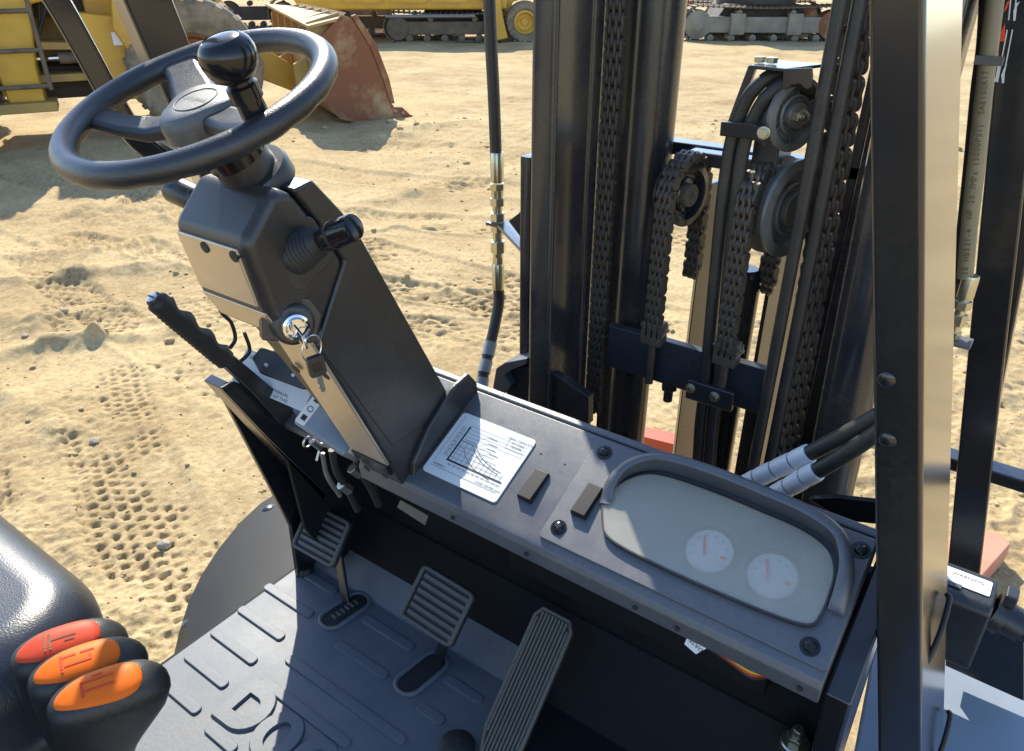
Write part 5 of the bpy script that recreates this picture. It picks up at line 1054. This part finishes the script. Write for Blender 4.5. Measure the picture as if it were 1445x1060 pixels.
# --- right hand frame with decals, hoses with print
def fr(p_, Y=1.55): return at(*p_, Y=Y)
def strip(a, c_, Y, w0, dep, name, m_, bev=.004):
    A, B = at(*a, Y=Y), at(*c_, Y=Y); wv = Vector((w0, 0, 0)); dv_ = Vector((0, dep, 0))
    def e(z): return A+(B-A)*((z-A.z)/(B.z-A.z))
    a0, a1 = e(.55), e(2.2); return part(edgebeam([a0, a0+wv, a0+wv+dv_, a0+dv_, a1, a1+wv, a1+wv+dv_, a1+dv_]), name, m_, bevel=bev)
bm_ = strip((1408, 50), (1350, 660), 1.52, .060, .012, 'backrest_post', 'paint')
strip((1446, 230), (1362, 690), 1.56, .030, .05, 'backrest_bar', 'paint')
A = at(1352, 652, Y=1.55); b = MB(); b.box((A.x-.05, 1.555, A.z-.028), (A.x+.45, 1.60, A.z)); part(b, 'backrest_rail', 'paint', bevel=.003)
# decals: outlined bars, white arcs, orange triangles
PB, PT_ = at(1350, 660, Y=1.52), at(1408, 50, Y=1.52); FM = frame(PB+Vector((0, -.0012, 0)), (1, 0, 0), PT_-PB)
def fpx(px, py): q = FM.inverted() @ at(px, py, Y=1.5188); return (q.x, q.y)
def dec(pts_, name, m_, h=.0): b = MB(); b.prism([fpx(*p_) for p_ in pts_], -.0006-h, .0006-h, FM) ; return part(b, name, m_, bm_)
def bar_outline(p0, p1, w_):
    b = MB(); q = [fpx(*p_) for p_ in (p0, p1)]; d = (Vector(q[1])-Vector(q[0])).normalized(); nn = Vector((-d.y, d.x))*w_
    c_ = [Vector(q[0])-nn, Vector(q[0])+nn, Vector(q[1])+nn, Vector(q[1])-nn]; b.tube([FM @ Vector((*v_, 0)) for v_ in c_], .0009, 6, closed=True); part(b, 'outline', 'decal_white', bm_)
bar_outline((1425, 42), (1411, 116), .0035); bar_outline((1433, -30), (1427, 28), .0035)
dec(((1421, 90), (1418, 100), (1417, 117), (1414, 118), (1413, 106), (1417, 96)), 'arc', 'decal_white'); dec(((1439, 2), (1435, 10), (1433, 29), (1430, 30), (1430, 16), (1434, 5)), 'arc', 'decal_white')
dec(((1411, 92), (1408, 115), (1402, 116), (1405, 110), (1408, 92)), 'hook', 'decal_white')
dec(((1418, 33), (1419, 58), (1409, 59), (1412, 46)), 'triangle', 'decal_orange'); dec(((1426, 0), (1420, 14), (1416, 17), (1421, 3)), 'stroke', 'decal_orange'); dec(((1410, 74), (1408, 92), (1405, 96), (1407, 80)), 'stroke', 'decal_orange')
h_pts = [at(*p_, Y=1.30) for p_ in ((1411, -60), (1404, 0), (1392, 100), (1381, 200), (1370, 300), (1362, 392))]
sp = smoothpath(h_pts, 8); b = MB(); b.tube(sp, .0112, 16); ph = part(b, 'printed_hose', 'hose_sand_sheen', smooth=60)
b = MB(); d = (h_pts[1]-h_pts[-1]).normalized()
for s, y in (('SE HB521-6  WP 20.7MPa (3000PSI) ', 276), (' SAE100R17', 130)):
    k = len(s); 
    for i, ch in enumerate(s):
        if ch == ' ': continue
        f_ = (i+.5)/k; yy = 386-f_*220 if y == 276 else 168-f_*70; xx = np.interp(yy, [-60, 0, 100, 200, 300, 392], [1411, 1404, 1392, 1381, 1370, 1362]); c0 = at(float(xx), yy, Y=1.30)
        nrm = Vector((CAM.x-c0.x, CAM.y-c0.y, 0)).normalized(); text_mb(b, ch, .0108, frame(c0+nrm*.0116, d, nrm.cross(d)))
part(b, 'hose_print', 'hose_text', ph)
b = MB(); b.tube(smoothpath([at(*p_, Y=1.34) for p_ in ((1396, -40), (1390, 60), (1381, 130), (1368, 260), (1350, 420))], 8), .011, 14); ph2 = part(b, 'printed_hose', 'hose', smooth=60)
b = MB(); b.tube(smoothpath([at(*p_, Y=1.33) for p_ in ((1408, -40), (1400, 60), (1391, 130), (1378, 260), (1360, 400))], 8), .009, 14); part(b, 'thin_hose', 'hose', smooth=60)
A = at(1397, 86, Y=1.285); b = MB(); b.box((A.x-.019, 1.284, A.z-.006), (A.x+.016, 1.290, A.z+.006)); part(b, 'hose_tie', 'tread', bevel=.001)
zz = lambda y: at(1358, y, Y=1.30).z
ft = Matrix.Translation((at(1360, 425, Y=1.30).x, 1.30, 0))
b = MB(); b.lathe([(.0115, zz(420)), (.0120, zz(416)), (.0120, zz(390)), (.0112, zz(386))], ft, 22); hexnut(b, ft, .013, zz(436), zz(424)); b.lathe([(.008, zz(480)), (.008, zz(418))], ft, 16); hexnut(b, ft, .012, zz(460), zz(444)); hexnut(b, ft, .011, zz(480), zz(470)); part(b, 'hose_fitting', 'zinc', bevel=.0008)
A = at(1359, 484, Y=1.30); b = MB(); b.box((A.x-.03, 1.285, A.z-.004), (A.x+.012, 1.32, A.z+.003)); part(b, 'fitting_tab', 'bare_steel', bevel=.001)
# --- right front: lamp housing with label, fender
A = at(1338, 822, Y=1.22); B = at(1406, 846, Y=1.22)
b = MB(); b.prism([(1.19, A.z-.14), (1.19, A.z-.012), (1.20, A.z), (1.27, A.z+.006), (1.28, A.z-.14)], A.x-.09, B.x, YZ); lh = part(b, 'lamp_housing', 'plastic', bevel=.006, seg=3)
b = MB(); M = frame((A.x, 1.203, A.z+.0012), (1, 0, 0), (0, .06, .0055)); b.prism(rrect(-.06, .016, B.x-A.x-.010, .052, .003), .0, .0012, M); lb = part(b, 'warning_label', 'white_label', lh)
b = MB(); text_mb(b, '- - WARNING', .010, M @ Matrix.Translation((.02, .04, .0016))); b.box((-.02, .008, .0014), (.02, .018, .0018), M); part(b, 'label_print', 'ink_grey', lh)
b = MB(); b.lathe([(.035, 0), (.035, .02), (.028, .022), (.028, .05), (.020, .052), (.020, .075), (.010, .076)], zframe((B.x, 1.24, A.z-.035), (1, 0, -.25)), 26); part(b, 'housing_end', 'plastic', lh, smooth=35)
b = MB(); b.box((B.x+.01, 1.22, A.z-.005), (B.x+.028, 1.25, A.z+.018)); part(b, 'catch', 'plastic', lh, bevel=.003)
plate(((1334, 868), (1445, 905), (1445, 990), (1334, 940)), 1.25, .04, 'front_beam', 'paint')
plate(((1424, 872), (1440, 866), (1452, 885), (1445, 905), (1432, 898)), 1.30, .01, 'lug_plate', 'tread')
A = at(1332, 925, Z=.72)
b = MB(); b.add([(A.x-.12, A.y, .72), (A.x+.45, A.y, .72), (A.x+.5, .35, .70), (.06, .35, .70), (A.x-.12, A.y, .70), (A.x+.45, A.y, .70), (A.x+.5, .35, .68), (.06, .35, .68)], [(0, 1, 2, 3), (7, 6, 5, 4), (0, 4, 5, 1), (1, 5, 6, 2), (2, 6, 7, 3), (3, 7, 4, 0)]); part(b, 'fender', 'sky_sheen_grey', bevel=.006)
# body mass under the floor, front axle
b = MB(); b.prism([(-.6, .30), (.85, .30), (.85, .66), (-.6, .70)], -1.08, -.10, YZ); part(b, 'chassis', 'paint', bevel=.01)
for x in (-1.36, .06):
    Q = Matrix.Translation((x+.1, 1.02, .33)) @ Matrix.Rotation(PI/2, 4, 'Y'); tt = tyre_mb(Q, .31, .20, .18, 20, .015).build('wheel', 'rubber', FL, smooth=35)
    b = MB(); b.lathe([(.19, -.06), (.19, .06), (.12, .05), (.06, .08)], Q, 24); part(b, 'rim', 'paint', tt, smooth=30)

# ------------------------------------------------------------------ red pieces on the sand in front
c = [at(*q, Z=.10) for q in ((1320, 775), (1345, 752), (1386, 745), (1413, 752), (1427, 768), (1374, 828), (1330, 880))]
b = MB(); k = len(c); lo = [q-Vector((0, 0, .085)) for q in c]; b.add(c+lo, [tuple(range(k)), tuple(range(2*k-1, k-1, -1))]+[(i, (i+1) % k, k+(i+1) % k, k+i) for i in range(k)])
tag(b.build('steel_slab', 'slab', bevel=.008), 'flat brick-red slab with clipped corners lying on sand beyond the lamp housing', 'slab')
c = [at(*q, Z=.16) for q in ((860, 590), (976, 616), (973, 633), (850, 602))]; lo = [q-Vector((0, 0, .15)) for q in c]
b = MB(); b.add(c+lo, [(0, 1, 2, 3), (7, 6, 5, 4), (0, 4, 5, 1), (1, 5, 6, 2), (2, 6, 7, 3), (3, 7, 4, 0)])
tag(b.build('steel_block', 'fork_red', bevel=.006), 'orange-red block on the sand seen through the mast below the cross bar', 'block')
